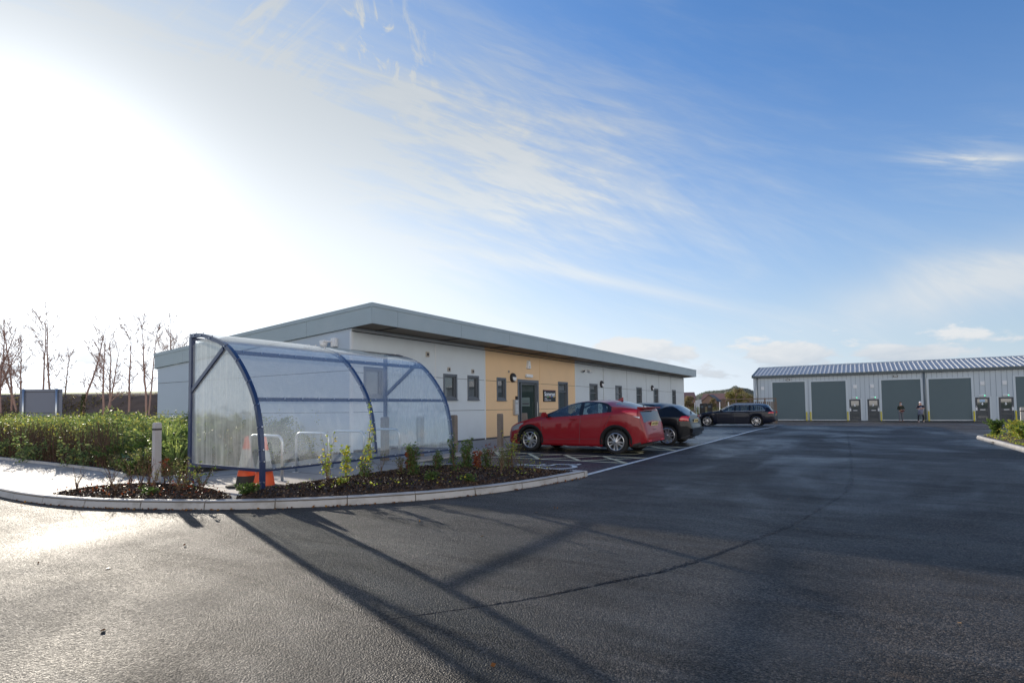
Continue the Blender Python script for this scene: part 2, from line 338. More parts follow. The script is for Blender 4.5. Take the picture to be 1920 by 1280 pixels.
# ------------------------------------------------------------------ common materials
def asphalt(name, base, wet):
    m = bpy.data.materials.new(name); m.use_nodes = True; k = NT(m.node_tree)
    co = k.add('ShaderNodeTexCoord').outputs['Object']
    b = k.add('ShaderNodeBsdfPrincipled'); o = k.add('ShaderNodeOutputMaterial'); k.l.new(b.outputs[0], o.inputs[0])
    fine = k.noise(co, 75, 3, .7); mid = k.noise(co, 1.1, 5, .6); large = k.noise(co, .16, 4, .55, .4)
    v = k.add('ShaderNodeTexVoronoi'); k.put(v.inputs['Vector'], co); v.inputs['Scale'].default_value = 95; v.inputs['Randomness'].default_value = 1.
    stone = k.add('ShaderNodeSeparateColor'); k.l.new(v.outputs['Color'], stone.inputs[0])
    c = k.mix(k.m('POWER', stone.outputs[0], 2.4), tuple(x*.30 for x in base), (base[0]*4.6, base[1]*4.3, base[2]*4.0))
    c = k.mix(k.rng(mid, .35, .7, 0, .45), c, tuple(x*1.5 for x in base))
    c = k.mix(k.rng(k.noise(k.scale(co, (.5, 1.6, 1.)), .9, 5, .6, .8), .45, .68, 0, .6), c, tuple(x*.35 for x in base))
    v2 = k.add('ShaderNodeTexVoronoi'); k.put(v2.inputs['Vector'], co); v2.inputs['Scale'].default_value = 43; s2 = k.add('ShaderNodeSeparateColor'); k.l.new(v2.outputs['Color'], s2.inputs[0])
    c = k.mix(k.m('MULTIPLY', k.m('GREATER_THAN', s2.outputs[0], .80), k.rng(v2.outputs['Distance'], .32, .42, .75, 0)), c, k.mix(s2.outputs[1], (base[0]*.25, base[1]*.25, base[2]*.25), (base[0]*5, base[1]*4.4, base[2]*3.9)))
    # blotches: sunlit patches painted into the near road, dusty strip far off
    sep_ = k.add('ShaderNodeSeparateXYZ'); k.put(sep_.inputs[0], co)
    sunlit_zone = k.m('MULTIPLY', k.rng(sep_.outputs[0], -.8, 1.2, 0, 1, True), k.rng(sep_.outputs[1], 1.5, 4.5, 1, 0, True))
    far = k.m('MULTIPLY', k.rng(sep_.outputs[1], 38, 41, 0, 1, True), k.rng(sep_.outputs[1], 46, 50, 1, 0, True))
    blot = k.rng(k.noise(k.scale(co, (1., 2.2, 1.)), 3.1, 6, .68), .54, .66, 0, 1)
    sun_and_dust = k.m('MULTIPLY', k.m('ADD', k.m('MULTIPLY', sunlit_zone, .85), k.m('MULTIPLY', far, .5)), blot)
    c = k.mix(sun_and_dust, c, (.24, .165, .11))
    k.put(b.inputs['Base Color'], c)
    patch = k.rng(k.noise(k.scale(co, (1., .45, 1.)), .33, 4, .6, .6), .44, .60, 0, 1, True)
    sy_ = k.add('ShaderNodeSeparateXYZ'); k.put(sy_.inputs[0], co); patch = k.m('MULTIPLY', patch, k.m('MULTIPLY', k.rng(sy_.outputs[1], 4.5, 9, 0, 1, True), k.rng(sy_.outputs[0], -7, -3.5, .3, 1, True)))
    rg = k.rng(large, .3, .7, .26-wet, .62-wet); rg = k.m('ADD', rg, k.m('MULTIPLY', k.m('SUBTRACT', mid, .5), .22)); rg = k.m('ADD', rg, k.m('ADD', k.m('MULTIPLY', sun_and_dust, .4), k.m('MULTIPLY', stone.outputs[1], .16)), clamp=True)
    k.put(b.inputs['Roughness'], rg); k.put(b.inputs['Specular IOR Level'], k.rng(k.noise(k.scale(co, (.45, 1.9, 1.)), 1.3, 6, .65, .7), .36, .62, .46, .18))
    bp = k.add('ShaderNodeBump'); k.put(bp.inputs['Height'], k.m('ADD', k.m('ADD', k.m('MULTIPLY', k.rng(v.outputs['Distance'], .15, .75, 1, 0, True), .55), k.m('MULTIPLY', stone.outputs[2], .55)), k.m('MULTIPLY', fine, .5)))
    rg_ = rg; b_in = k.m('SUBTRACT', rg_, k.m('MULTIPLY', patch, .18), clamp=True); k.put(b.inputs['Roughness'], b_in)
    k.put(bp.inputs['Strength'], k.m('SUBTRACT', 1., k.m('MULTIPLY', patch, .55))); bp.inputs['Distance'].default_value = .0075
    bp2 = k.add('ShaderNodeBump'); k.put(bp2.inputs['Height'], k.noise(co, .8, 3, .5)); bp2.inputs['Strength'].default_value = .25; bp2.inputs['Distance'].default_value = .02
    k.l.new(bp2.outputs[0], bp.inputs['Normal']); k.l.new(bp.outputs[0], b.inputs['Normal'])
    MATS[name] = m; return m
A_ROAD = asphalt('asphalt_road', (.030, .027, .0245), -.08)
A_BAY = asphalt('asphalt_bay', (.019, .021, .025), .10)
CONC = mat('concrete_slab', (.38, .345, .31), .7, spec=.35, var=.16, vscale=1.4, bump=.25, bscale=60, dirt=((.25, .2, .15), .9, .5))
PAVE = mat('paving_grey', (.25, .25, .255), .6, var=.2, vscale=1.1, bump=.3, bscale=50)
KERB = mat('kerb_concrete', (.43, .41, .385), .65, var=.14, vscale=5, bump=.4, bscale=70, dirt=((.17, .14, .1), 3.5, .5))
PAINT_W = mat('road_paint_white', (.74, .73, .68), .55, var=.15, vscale=6, bump=.4, bscale=90, dirt=((.16, .15, .13), 9, .55))
PAINT_Y = mat('road_paint_yellow', (.74, .67, .42), .55, var=.15, vscale=6, bump=.4, bscale=90, dirt=((.14, .13, .11), 9, .55))
NAVY = mat('navy_paint', (.011, .026, .09), .34, spec=.6, coat=.4)
BOLT = mat('bolt_steel', (.6, .6, .62), .3, 1.)
GALV = mat('galvanised_steel', (.55, .57, .58), .38, .9, var=.12, vscale=14)
WOOD = mat('weathered_timber', (.20, .165, .135), .75, var=.3, vscale=9, wave=None, bump=.5, bscale=30)
BLACKP = mat('black_plastic', (.018, .018, .02), .5)
RUBBER = mat('tyre_rubber', (.016, .016, .017), .75, bump=.2, bscale=60)
ALLOY = mat('alloy_wheel', (.5, .5, .52), .28, .85)
WHITEP = mat('white_plastic', (.72, .73, .74), .4)
FRAME = mat('window_frame_grey', (.11, .125, .145), .4)
FASCIA = mat('fascia_grey_blue', (.33, .40, .43), .42, var=.10, vscale=1.2, dirt=((.42, .47, .48), .5, .4))
SOFFIT = mat('soffit_brown', (.20, .155, .11), .6, var=.15, vscale=1)
W_GREY = mat('wall_light_grey', (.57, .62, .645), .42, var=.05, vscale=1.0, wave=('Z', 7.5, .10), dirt=((.47, .50, .51), .8, .4))
W_ORANGE = mat('wall_ochre', (.76, .52, .29), .5, var=.05, vscale=1.0, wave=('Z', 7.5, .08), dirt=((.66, .46, .27), .8, .4))
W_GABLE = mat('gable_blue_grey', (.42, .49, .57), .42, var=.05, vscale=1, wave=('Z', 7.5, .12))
JOINT = mat('joint_dark', (.05, .05, .055), .6)
TRIM = mat('trim_pale', (.62, .64, .65), .4)
PANE = mat('window_pane', (.045, .056, .064), .02, spec=1.0, coat=1.)
PANE_D = mat('door_pane', (.02, .035, .03), .04, spec=.8)

# ------------------------------------------------------------------ ground sheets
def sheet(name, m, x0, x1, y0, y1, dz, step=2.):
    ys = [y0]; 
    while ys[-1] < y1: ys.append(min(y1, ys[-1]+step))
    b = MB(); n_ = len(ys)
    b.add([(x, y, gz(y)+dz) for y in ys for x in (x0, x1)], [(2*i, 2*i+1, 2*i+3, 2*i+2) for i in range(n_-1)])
    return struct(b.build(name, m))
GRASSG = mat('field_grass', (.055, .075, .022), .9, var=.4, vscale=.25, bump=.8, bscale=8)
g = MB(); g.add([(x, y, (-.45 if y > 62 else gz(y)-.05)) for y in (-300, 29, 58, 62, 2500) for x in (-2500, 2500)], [(2*i, 2*i+1, 2*i+3, 2*i+2) for i in range(4)])
struct(g.build('ground', GRASSG))
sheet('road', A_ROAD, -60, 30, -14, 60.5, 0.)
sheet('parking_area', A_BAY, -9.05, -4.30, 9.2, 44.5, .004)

# kerb line of the near corner (bottom front edge, on the road)
KP = [(-40, 3.25), (-25, 3.05), (-16, 2.95), (-13, 2.92), (-11.3, 2.92), (-10.4, 2.94), (-9.5, 3.04), (-8.7, 3.24), (-7.9, 3.56), (-7.1, 3.96), (-6.35, 4.49), (-5.7, 5.12), (-5.13, 5.86), (-4.68, 6.75), (-4.42, 7.7), (-4.3, 8.5), (-4.22, 9.12)]
kc = crom(KP, 8)
def offset(path, d):
    out = []
    for i, p in enumerate(path):
        t = (path[min(i+1, len(path)-1)]-path[max(i-1, 0)]).normalized(); out.append(p+Vector((-t.y, t.x, 0))*d)
    return out
# resample
def resample(path, step):
    out = [path[0].copy()]; acc = 0
    for i in range(len(path)-1):
        a, b = path[i], path[i+1]; L = (b-a).length; d = step-acc
        while d <= L: out.append(a+(b-a)*(d/L)); d += step
        acc = L-(d-step)
    out.append(path[-1].copy()); return out
def kerbs(path, name, h=.115, w_=.125, unit=.915, gap=.016):
    P = resample(path, unit/6); b = MB(); nst = 6
    i = len(P)-1
    while i > 0:
        j = max(0, i-nst); seg = P[j:i+1]
        if len(seg) < 2: break
        seg = [q.copy() for q in seg]; t0 = (seg[1]-seg[0]).normalized(); t1 = (seg[-1]-seg[-2]).normalized()
        seg[0] += t0*gap*.5; seg[-1] -= t1*gap*.5
        hh = h+rnd.uniform(-.003, .003); prof = [(0, -.03), (.006, hh*.25), (.022, hh-.022), (.036, hh-.004), (.05, hh), (w_-.006, hh), (w_, hh-.006), (w_, -.03)]
        vs = []
        for q_, q in enumerate(seg):
            t = (seg[min(q_+1, len(seg)-1)]-seg[max(q_-1, 0)]).normalized(); nn = Vector((-t.y, t.x, 0))
            for (a, z) in prof: vs.append((q.x+nn.x*a, q.y+nn.y*a, z))
        k = len(prof); fs = [(r*k+c, r*k+c+1, (r+1)*k+c+1, (r+1)*k+c) for r in range(len(seg)-1) for c in range(k-1)]
        fs += [tuple(range(k)), tuple((len(seg)-1)*k+c for c in range(k))]
        b.add(vs, fs); i = j
    return struct(b.build(name, KERB, auto=40))
kerbs(kc, 'kerb')
# backing of the gaps
kb = offset(kc, .02); kb2 = offset(kc, .12)
b = MB(); b.add([(p.x, p.y, .1) for p in kb]+[(p.x, p.y, .1) for p in kb2]+[(p.x, p.y, -.02) for p in kb], [(i, i+1, len(kb)+i+1, len(kb)+i) for i in range(len(kb)-1)]+[(i, i+1, 2*len(kb)+i+1, 2*len(kb)+i) for i in range(len(kb)-1)])
struct(b.build('kerb_bed', mat('mortar_dark', (.14, .12, .095), .8)))
# return kerb at the tip running west behind the bed (flush edge of bay one)
b = MB(); b.bevbox((-4.85, 9.13, -.03), (-4.225, 9.255, .105), .008); b.bevbox((-5.77, 9.13, -.03), (-4.858, 9.255, .09), .008)
x = -5.778
while x > -9.0: b.bevbox((max(-9.05, x-.915), 9.13, -.03), (x, 9.255, .05), .008); x -= .923
struct(b.build('kerb_return', KERB, auto=40))

inner = offset(kc, .125)
slab = [(p.x, p.y) for p in inner if p.y < 9.13 or True]
slab = [q for q in slab if q[1] < 9.1]+[(-4.35, 9.13), (-9.05, 9.13), (-9.05, 9.3), (-40, 9.3)]
b = MB(); b.prism(slab, -.02, .100); struct(b.build('pavement', CONC))
b = MB(); b.prism([(-9.05, 9.3), (-9.05, 46), (-11.9, 46), (-11.9, 10.9), (-30, 10.9), (-30, 9.3)], -.02, .1); struct(b.build('footway', PAVE))
b = MB(); y = 9.3
while y < 46: b.bevbox((-9.06, y, -.03), (-8.93, min(46, y+.907), .05), .008); y += .915
struct(b.build('flush_kerb', KERB, auto=40))
# slab joints and the path's paving lines
b = MB()
for y in (4.75, 6.6, 8.45): b.box((-10.2, y-.006, .099), (-7.3, y+.006, .1035))
b.box((-9.9, 4.1, .099), (-9.885, 9.2, .1035))
for x in (-14.8, -12.1, -18): b.box((x, 3.05, .099), (x+.012, 4.8, .1035))
struct(b.build('slab_joint', JOINT))

# ------------------------------------------------------------------ road markings
def ribbon(b, pts, w_, z=.0045+.004):
    P = [Vector((p[0], p[1], 0)) for p in pts]; n_ = len(P); vs = []
    for i, p in enumerate(P):
        t = (P[min(i+1, n_-1)]-P[max(i-1, 0)]).normalized(); nn = Vector((-t.y, t.x, 0))*w_/2
        for q in (p-nn, p+nn): vs.append((q.x, q.y, gz(q.y)+z))
    return b.add(vs, [(2*i, 2*i+1, 2*i+3, 2*i+2) for i in range(n_-1)])
b = MB(); ribbon(b, [(-4.31, y) for y in np.arange(9.14, 38.6, 1.5)], .115, .0095)
struct(b.build('bay_end_line', PAINT_W))
def hatch(name, y0, y1, m):
    b = MB(); xr, xl = -4.37, -8.95; z0 = .0085
    ribbon(b, [(xr, y0), (xl, y0)], .11, z0); ribbon(b, [(xr, y1), (xl, y1)], .11, z0)
    xs = [-4.42, -5.55, -6.65, -7.75, -8.85]
    for i in range(4):
        ribbon(b, [(xs[i], y0 if i % 2 == 0 else y1), (xs[i+1], y1 if i % 2 == 0 else y0)], .105, z0+.0022)
        ribbon(b, [(xs[i], y1 if i % 2 == 0 else y0), (xs[i+1], y0 if i % 2 == 0 else y1)], .105, z0+.0036)
    return struct(b.build(name, m))
hatch('bay_hatching', 11.72, 13.08, PAINT_Y); hatch('bay_hatching', 15.62, 16.9, PAINT_Y)
b = MB()
for y in (19.3, 21.8, 24.3, 26.8, 29.3, 31.8, 34.3, 38.6): ribbon(b, [(-4.37, y), (-8.95, y)], .09)
struct(b.build('bay_line', PAINT_W))
def wheelchair(name, cx, cy, m):
    # upright = -X, right = +Y ; size about 1.35 x 1.2
    b = MB()
    def P(u, v): return (cx-v, cy+u)
    b.add([(*P(.0+.13*math.cos(t), .62+.13*math.sin(t)), .009) for t in np.linspace(0, 2*math.pi, 21)[:-1]], [tuple(range(20))])
    ribbon(b, [P(.0, .46), P(.02, .1), P(.04, -.04)], .13, .0092); ribbon(b, [P(.03, .22), P(.30, .22)], .09, .0108)
    ribbon(b, [P(.04, -.03), P(.36, -.03), P(.50, -.52), P(.64, -.47)], .12, .0124)
    ribbon(b, [P(-.08+.40*math.cos(t), -.27+.40*math.sin(t)) for t in np.linspace(R(118), R(338), 24)], .11, .0140)
    return struct(b.build(name, m))
wheelchair('bay_wheelchair_symbol', -5.72, 10.42, PAINT_W); wheelchair('bay_wheelchair_symbol', -5.6, 14.3, PAINT_Y)

# raised seam across the road
sp = crom([(-2.53, 2.35), (-1.97, 3.08), (-1.6, 3.73), (-1.22, 4.48), (-.91, 5.52), (-.64, 6.46), (-.41, 7.81), (-.15, 9.72), (-.12, 12.5), (-.2, 18.4), (-.35, 27.6)], 14)
def seam(path, r, zc):
    b = MB(); vs = []; n_ = len(path); K = 7
    for i, p in enumerate(path):
        t = (path[min(i+1, n_-1)]-path[max(i-1, 0)]).normalized(); nn = Vector((-t.y, t.x, 0)); f_ = min(1, i/70); wr = r*(.8+.5*rnd.random())*f_+.001
        for j in range(K):
            a = -1+2*j/(K-1); vs.append((p.x+nn.x*a*wr+rnd.uniform(-.004, .004), p.y+nn.y*a*wr, .001+(zc*f_*(1-a*a)*(.2+1.1*rnd.random()) if abs(a) < 1 else -.004)))
    fs = [(i*K+j, i*K+j+1, (i+1)*K+j+1, (i+1)*K+j) for i in range(n_-1) for j in range(K-1)]
    b.add(vs, fs); return b
struct(seam(resample(sp, .03), .034, .009).build('road_seam', A_ROAD, smooth=True))

# beds: soil mounds, bark mulch (stuff)
SOIL = mat('bark_soil', (.05, .032, .022), .85, var=.4, vscale=14, bump=1., bscale=28)
LB = [(-9.9, 3.14), (-9.2, 3.24), (-8.6, 3.42), (-7.9, 3.72), (-7.3, 4.02), (-7.16, 4.22), (-7.55, 4.4), (-8.3, 4.55), (-9.0, 4.62), (-9.7, 4.45), (-10.15, 4.1), (-10.2, 3.6)]
RB = [(-7.1, 4.2), (-6.45, 4.66), (-5.85, 5.25), (-5.3, 5.98), (-4.85, 6.85), (-4.58, 7.75), (-4.45, 8.55), (-4.42, 9.08), (-7.0, 9.1), (-7.15, 8.3), (-7.18, 7), (-7.2, 5.6), (-7.22, 4.6)]
IB = [(3.66, 24.6), (3.64, 22), (3.66, 18), (3.66, 12), (9, 12), (9, 26.5), (5.5, 26.2), (4.2, 25.6)]
HB = [(-30, 4.95), (-19, 4.95), (-13.8, 4.98), (-12.2, 4.85), (-11.2, 4.72), (-10.75, 4.85), (-10.62, 6.3), (-10.85, 7.3), (-11.1, 9), (-11.9, 10.2), (-30, 10.2)]
def dist_edge(poly, x, y):
    d = np.full(len(x), 1e9)
    for i in range(len(poly)):
        a = np.array(poly[i]); b_ = np.array(poly[(i+1) % len(poly)]); ab = b_-a; L = (ab*ab).sum()
        t = np.clip(((x-a[0])*ab[0]+(y-a[1])*ab[1])/L, 0, 1); d = np.minimum(d, np.hypot(x-a[0]-t*ab[0], y-a[1]-t*ab[1]))
    return d
def mound_h(poly, x, y, H_, z0, fall=.45):
    d = dist_edge(poly, x, y); return z0+H_*np.clip(d/fall, 0, 1)**.6*np.where(poly[0][0] == RB[0][0], np.clip((9.2-y)/1.6, .2, 1), 1.)
def bed(name, poly, H_, z0=.09, step=.06):
    p = np.array(poly); lo, hi = p.min(0)-step, p.max(0)+step
    xs = np.arange(lo[0], hi[0], step); ys = np.arange(lo[1], hi[1], step); X, Y = np.meshgrid(xs, ys); ins = inside(poly, X.ravel(), Y.ravel()).reshape(X.shape)
    Zh = mound_h(poly, X.ravel(), Y.ravel(), H_, z0).reshape(X.shape)+nr.rand(*X.shape)*.012
    Zh[~ins] = z0-.05
    idx = np.arange(X.size).reshape(X.shape); keep = ins[:-1, :-1] | ins[1:, :-1] | ins[:-1, 1:] | ins[1:, 1:]
    F = np.stack([idx[:-1, :-1], idx[:-1, 1:], idx[1:, 1:], idx[1:, :-1]], -1)[keep]
    o = fast_mesh(name, np.stack([X.ravel(), Y.ravel(), Zh.ravel()], 1), F, SOIL); return struct(o)
BARK = leafmat('bark_chips', [(0, (.012, .008, .006)), (.4, (.04, .022, .014)), (.7, (.085, .05, .03)), (.93, (.16, .1, .06)), (1, (.26, .2, .15))], .05)
def mulch(poly, H_, N, z0=.09, size=.035):
    q = sample(poly, N); z = mound_h(poly, q[:, 0], q[:, 1], H_, z0)+.004+nr.rand(N)*.022
    o = leaves('bark_mulch', np.column_stack([q, z]), size, BARK, None, 0, .5, 0.); tag(o, kind='stuff'); return o
bed('soil_bed', LB, .05); bed('soil_bed', RB, .13); bed('soil_bed', HB, .05, step=.25); bed('soil_bed', IB, .1, step=.2)
o = mulch(LB, .05, 9000); tag(o, 'brown bark mulch in the small bed left of the blue shelter post', 'mulch')
o = mulch(RB, .13, 26000); tag(o, 'dark bark mulch in the bed between the shelter and curved kerb', 'mulch')
# edging of the big shrub bed, island kerb
b = MB(); ep = resample(crom([(-30, 4.9), (-19, 4.9), (-13.8, 4.93), (-12.3, 4.82), (-11.3, 4.66)], 6), .9)
for i in range(len(ep)-1):
    b.sweep([(ep[i].x, ep[i].y, .12), (ep[i+1].x-.01, ep[i+1].y, .12)], (0, 0, 1), .07, .05)
struct(b.build('path_edging', KERB))
ip = crom([(3.5, 8), (3.5, 14), (3.5, 20), (3.48, 24.3), (3.6, 24.95), (4.1, 25.6), (5.5, 26.3), (9.3, 26.6)], 6); ip.reverse()
kerbs(ip, 'kerb_island')
# fallen leaves
FL = leafmat('fallen_leaf', [(0, (.10, .035, .015)), (.5, (.22, .09, .03)), (.8, (.3, .16, .04)), (1, (.42, .2, .05))], .1)
P = []
for i in range(330):
    k_ = int(len(kc)*.3+rnd.random()*len(kc)*.69); q = kc[k_]; P.append((q.x+rnd.gauss(.0, .035)+.03, q.y-abs(rnd.gauss(0, .035))-.015, .012))
for i in range(70): P.append((rnd.uniform(-12, 4), rnd.uniform(-1, 16), .008))
P += [(-5.45, 2.75, .015), (-3.25, 6.1, .02), (-4.25, 8.85, .02), (-4.15, 8.95, .03), (-4.2, 8.7, .02)]
tag(leaves('fallen_leaf', P, .035, FL, None, .9, .7, 0), 'brown fallen leaves scattered along the foot of the kerb', 'leaves', kind='stuff')
# ------------------------------------------------------------------ office building
XW = -11.75; ZT = lambda x: 4.13+(x+10.87)*.054      # roof top line
off = empty('office_building', (-16, 27, .1), 0, 'long single storey grey clad office with an ochre entrance bay and sloping grey roof', 'building')
def loc(o, p):      # parent keeping world coordinates for meshes built in world space
    o.parent = p; o.matrix_parent_inverse = Matrix.Translation(-Vector(p.location)) if p.rotation_euler.z == 0 else p.matrix_basis.inverted(); return o
def bp(b, name, m, parent, **kw):
    o = b.build(name, m, None, **kw); o.parent = parent
    off_ = Vector((0, 0, 0)); q = parent
    while q is not None:
        off_ += q.location; q = q.parent
    me = o.data
    me.transform(Matrix.Translation(-off_)); return o
wins = [(10.74, 11.5, 1.6, 2.49), (14.25, 15.0, 1.575, 2.455), (15.6, 16.3, 1.58, 2.46), (17.47, 18.14, 1.57, 2.46),
        (22.6, 23.62, .95, 2.47), (26.14, 27.2, .95, 2.49), (29.75, 30.77, .95, 2.49), (33.3, 34.33, .95, 2.48), (36.75, 37.8, .95, 2.48), (41.2, 42.2, .95, 2.48)]
door = (19.0, 20.75, .1, 2.45)
def wallstrip(y0, y1, m, name):
    op = [w_ for w_ in wins+[door] if w_[0] >= y0 and w_[1] <= y1]
    ys = sorted({y0, y1, *[o_[0] for o_ in op], *[o_[1] for o_ in op]}); zs = sorted({.1, 3.72, *[o_[2] for o_ in op], *[o_[3] for o_ in op]})
    b = MB()
    for i in range(len(ys)-1):
        for j in range(len(zs)-1):
            cy, cz = (ys[i]+ys[i+1])/2, (zs[j]+zs[j+1])/2
            if any(o_[0] < cy < o_[1] and o_[2] < cz < o_[3] for o_ in op): continue
            b.add([(XW, ys[i], zs[j]), (XW, ys[i+1], zs[j]), (XW, ys[i+1], zs[j+1]), (XW, ys[i], zs[j+1])], [(0, 1, 2, 3)])
    for (a, c, z0, z1) in op:
        b.add([(XW, a, z0), (XW-.14, a, z0), (XW-.14, a, z1), (XW, a, z1)], [(0, 1, 2, 3)]); b.add([(XW, c, z0), (XW-.14, c, z0), (XW-.14, c, z1), (XW, c, z1)], [(0, 1, 2, 3)])
        b.add([(XW, a, z1), (XW, c, z1), (XW-.14, c, z1), (XW-.14, a, z1)], [(0, 1, 2, 3)])
    return bp(b, name, m, off)
wallstrip(10.3, 16.68, W_GREY, 'wall'); o = wallstrip(16.68, 24.44, W_ORANGE, 'entrance_wall'); o['label'] = 'ochre orange wall panels round the entrance door'
wallstrip(24.44, 44.53, W_GREY, 'wall')
b = MB(); xg = [-22.5, XW]
b.add([(-22.5, 10.3, .0), (XW, 10.3, .0), (XW, 10.3, 3.62), (-22.5, 10.3, ZT(-22.5)-.52)], [(0, 1, 2, 3)])
b.add([(-22.5, 44.53, .0), (XW, 44.53, .0), (XW, 44.53, 3.62), (-22.5, 44.53, ZT(-22.5)-.52)], [(0, 1, 2, 3)])
b.add([(-22.5, 10.3, .0), (-22.5, 44.53, .0), (-22.5, 44.53, 3.1), (-22.5, 10.3, 3.1)], [(0, 1, 2, 3)])
bp(b, 'gable_wall', W_GABLE, off)
# inner lining keeps the rooms dark
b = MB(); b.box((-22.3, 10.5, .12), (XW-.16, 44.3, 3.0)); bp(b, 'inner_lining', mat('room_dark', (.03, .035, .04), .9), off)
# roof, fascia, coping, soffit
b = MB()
x0, x1, y0, y1 = -22.62, -10.87, 10.24, 45.1
b.add([(x1, y0, ZT(x1)-.01), (x1, y1, ZT(x1)-.01), (x0, y1, ZT(x0)-.01), (x0, y0, ZT(x0)-.01)], [(0, 1, 2, 3)]); bp(b, 'roof', mat('roof_membrane', (.2, .23, .25), .5), off)
b = MB()
yj = [y0]+[11.2+2.93*i for i in range(12) if 11.2+2.93*i < y1-.4]+[y1]
for i in range(len(yj)-1): b.box((x1-.02, yj[i]+.004, ZT(x1)-.55), (x1+.0, yj[i+1]-.004, ZT(x1)-.1))
xs = [x1-.02, -13.6, -16.4, -19.2, -20.6, x0]
for i in range(len(xs)-1):
  a, c = xs[i]-.004, xs[i+1]+.004; vs = []
  for ya_ in (y0, y1-.02):
    vs = []
    for yy in (ya_, ya_+.02): vs += [(a, yy, ZT(a)-.55), (c, yy, ZT(c)-.55), (c, yy, ZT(c)-.1), (a, yy, ZT(a)-.1)]
    b.add(vs, [(0, 1, 2, 3), (7, 6, 5, 4), (0, 4, 5, 1), (1, 5, 6, 2), (2, 6, 7, 3), (3, 7, 4, 0)])
b.box((x0-.02, y0, 2.92), (x0, y1, ZT(x0)-.1)); 
bp(b, 'fascia', FASCIA, off)
b = MB(); b.box((x1-.03, y0+.02, ZT(x1)-.55), (x1-.022, y1, ZT(x1)-.1)); bp(b, 'fascia_joint_backing', JOINT, off)
b = MB(); b.box((x1-.12, y0-.012, ZT(x1)-.098), (x1+.014, y1+.012, ZT(x1)+.01))
vs = []
for yy in (y0-.014, y0+.1): vs += [(x1-.12, yy, ZT(x1)-.104), (x0-.05, yy, ZT(x0)-.104), (x0-.05, yy, ZT(x0)+.01), (x1-.12, yy, ZT(x1-.12)+.012)]
b.add(vs, [(0, 1, 2, 3), (7, 6, 5, 4), (0, 4, 5, 1), (1, 5, 6, 2), (2, 6, 7, 3), (3, 7, 4, 0)])
bp(b, 'coping', FASCIA, off)
b = MB()
b.add([(x1-.03, y0+.02, 3.585), (x1-.03, y1-.02, 3.585), (XW-.05, y1-.02, 3.56), (XW-.05, y0+.02, 3.56)], [(0, 1, 2, 3)])
bp(b, 'soffit', SOFFIT, off)
b = MB()
for yy in yj[1:-1]: b.box((XW, yy-.012, 3.55), (x1-.03, yy+.012, 3.572))
b.box((XW+.0, 10.32, 3.44), (XW+.02, 44.5, 3.465))
bp(b, 'soffit_joint', JOINT, off)
# joints
def skips(a, c, z): # horizontal joint broken at openings
    segs = [(a, c)]
    for w_ in wins+[door]:
        if w_[2] < z < w_[3]:
            ns = []
            for s_ in segs:
                if w_[0] > s_[0] and w_[1] < s_[1]: ns += [(s_[0], w_[0]), (w_[1], s_[1])]
                else: ns.append(s_)
            segs = ns
    return segs
b = MB()
for z in (1.2, 2.31):
    for (a, c) in skips(10.3, 44.5, z): b.box((XW, a, z-.007), (XW+.003, c, z+.007))
for yy in (28.0, 31.65, 35.24, 38.0, 40.9): b.box((XW, yy-.009, .1), (XW+.004, yy+.009, 3.44))
for z in (1.2, 2.36): b.box((-22.5, 10.297, z-.007), (XW, 10.3, z+.007))
bp(b, 'panel_joint', JOINT, off)
for yy, s_ in ((13.85, .05), (16.68, .07), (24.44, .05), (28.05, .035)): b = MB(); b.box((XW, yy-s_/2, .1), (XW+.012, yy+s_/2, 3.44)); bp(b, 'cover_strip', TRIM, off)
b = MB(); b.box((XW-.06, 10.286, .0), (XW+.012, 10.36, 3.44)); bp(b, 'corner_trim', TRIM, off)
b = MB(); b.box((XW-.03, 44.50, .0), (XW+.01, 44.56, 3.44)); bp(b, 'corner_trim', TRIM, off)
b = MB(); b.box((XW, 20.87, .1), (XW+.012, 20.92, 3.44)); bp(b, 'ochre_trim', W_ORANGE, off)
b = MB(); b.box((XW, 10.3, .1), (XW+.008, 18.95, .16)); b.box((XW, 20.8, .1), (XW+.008, 44.5, .16)); bp(b, 'plinth', JOINT, off)
# windows
BLIND = mat('roller_blind', (.42, .44, .45), .8)
for i, (a, c, z0, z1) in enumerate(wins):
    f = MB(); t = .075; xo, xi = XW+.015, XW-.09
    f.box((xi, a, z0), (xo, a+t, z1)); f.box((xi, c-t, z0), (xo, c, z1)); f.box((xi, a+t, z1-t), (xo, c-t, z1)); f.box((xi, a+t, z0), (xo, c-t, z0+t))
    f.box((xi, a+t, z0+t), (XW-.03, a+t+.045, z1-t)); f.box((xi, c-t-.045, z0+t), (XW-.03, c-t, z1-t)); f.box((xi, a+t+.045, z1-t-.045), (XW-.03, c-t-.045, z1-t)); f.box((xi, a+t+.045, z0+t), (XW-.03, c-t-.045, z0+t+.045))
    if z0 < 1: f.box((xi, a+t+.045, 1.98), (XW-.03, c-t-.045, 2.03))
    fo = bp(f, 'window', FRAME, off)
    p = MB(); p.box((XW-.085, a+.1, z0+.1), (XW-.075, c-.1, z1-.1)); p = p.build('pane', PANE, fo); p.data.transform(Matrix.Translation(-Vector(off.location)))
    sl_ = MB(); sl_.box((XW-.0, a-.01, z0-.03), (XW+.05, c+.01, z0-.002)); sl_ = sl_.build('sill', FRAME, fo); sl_.data.transform(Matrix.Translation(-Vector(off.location)))
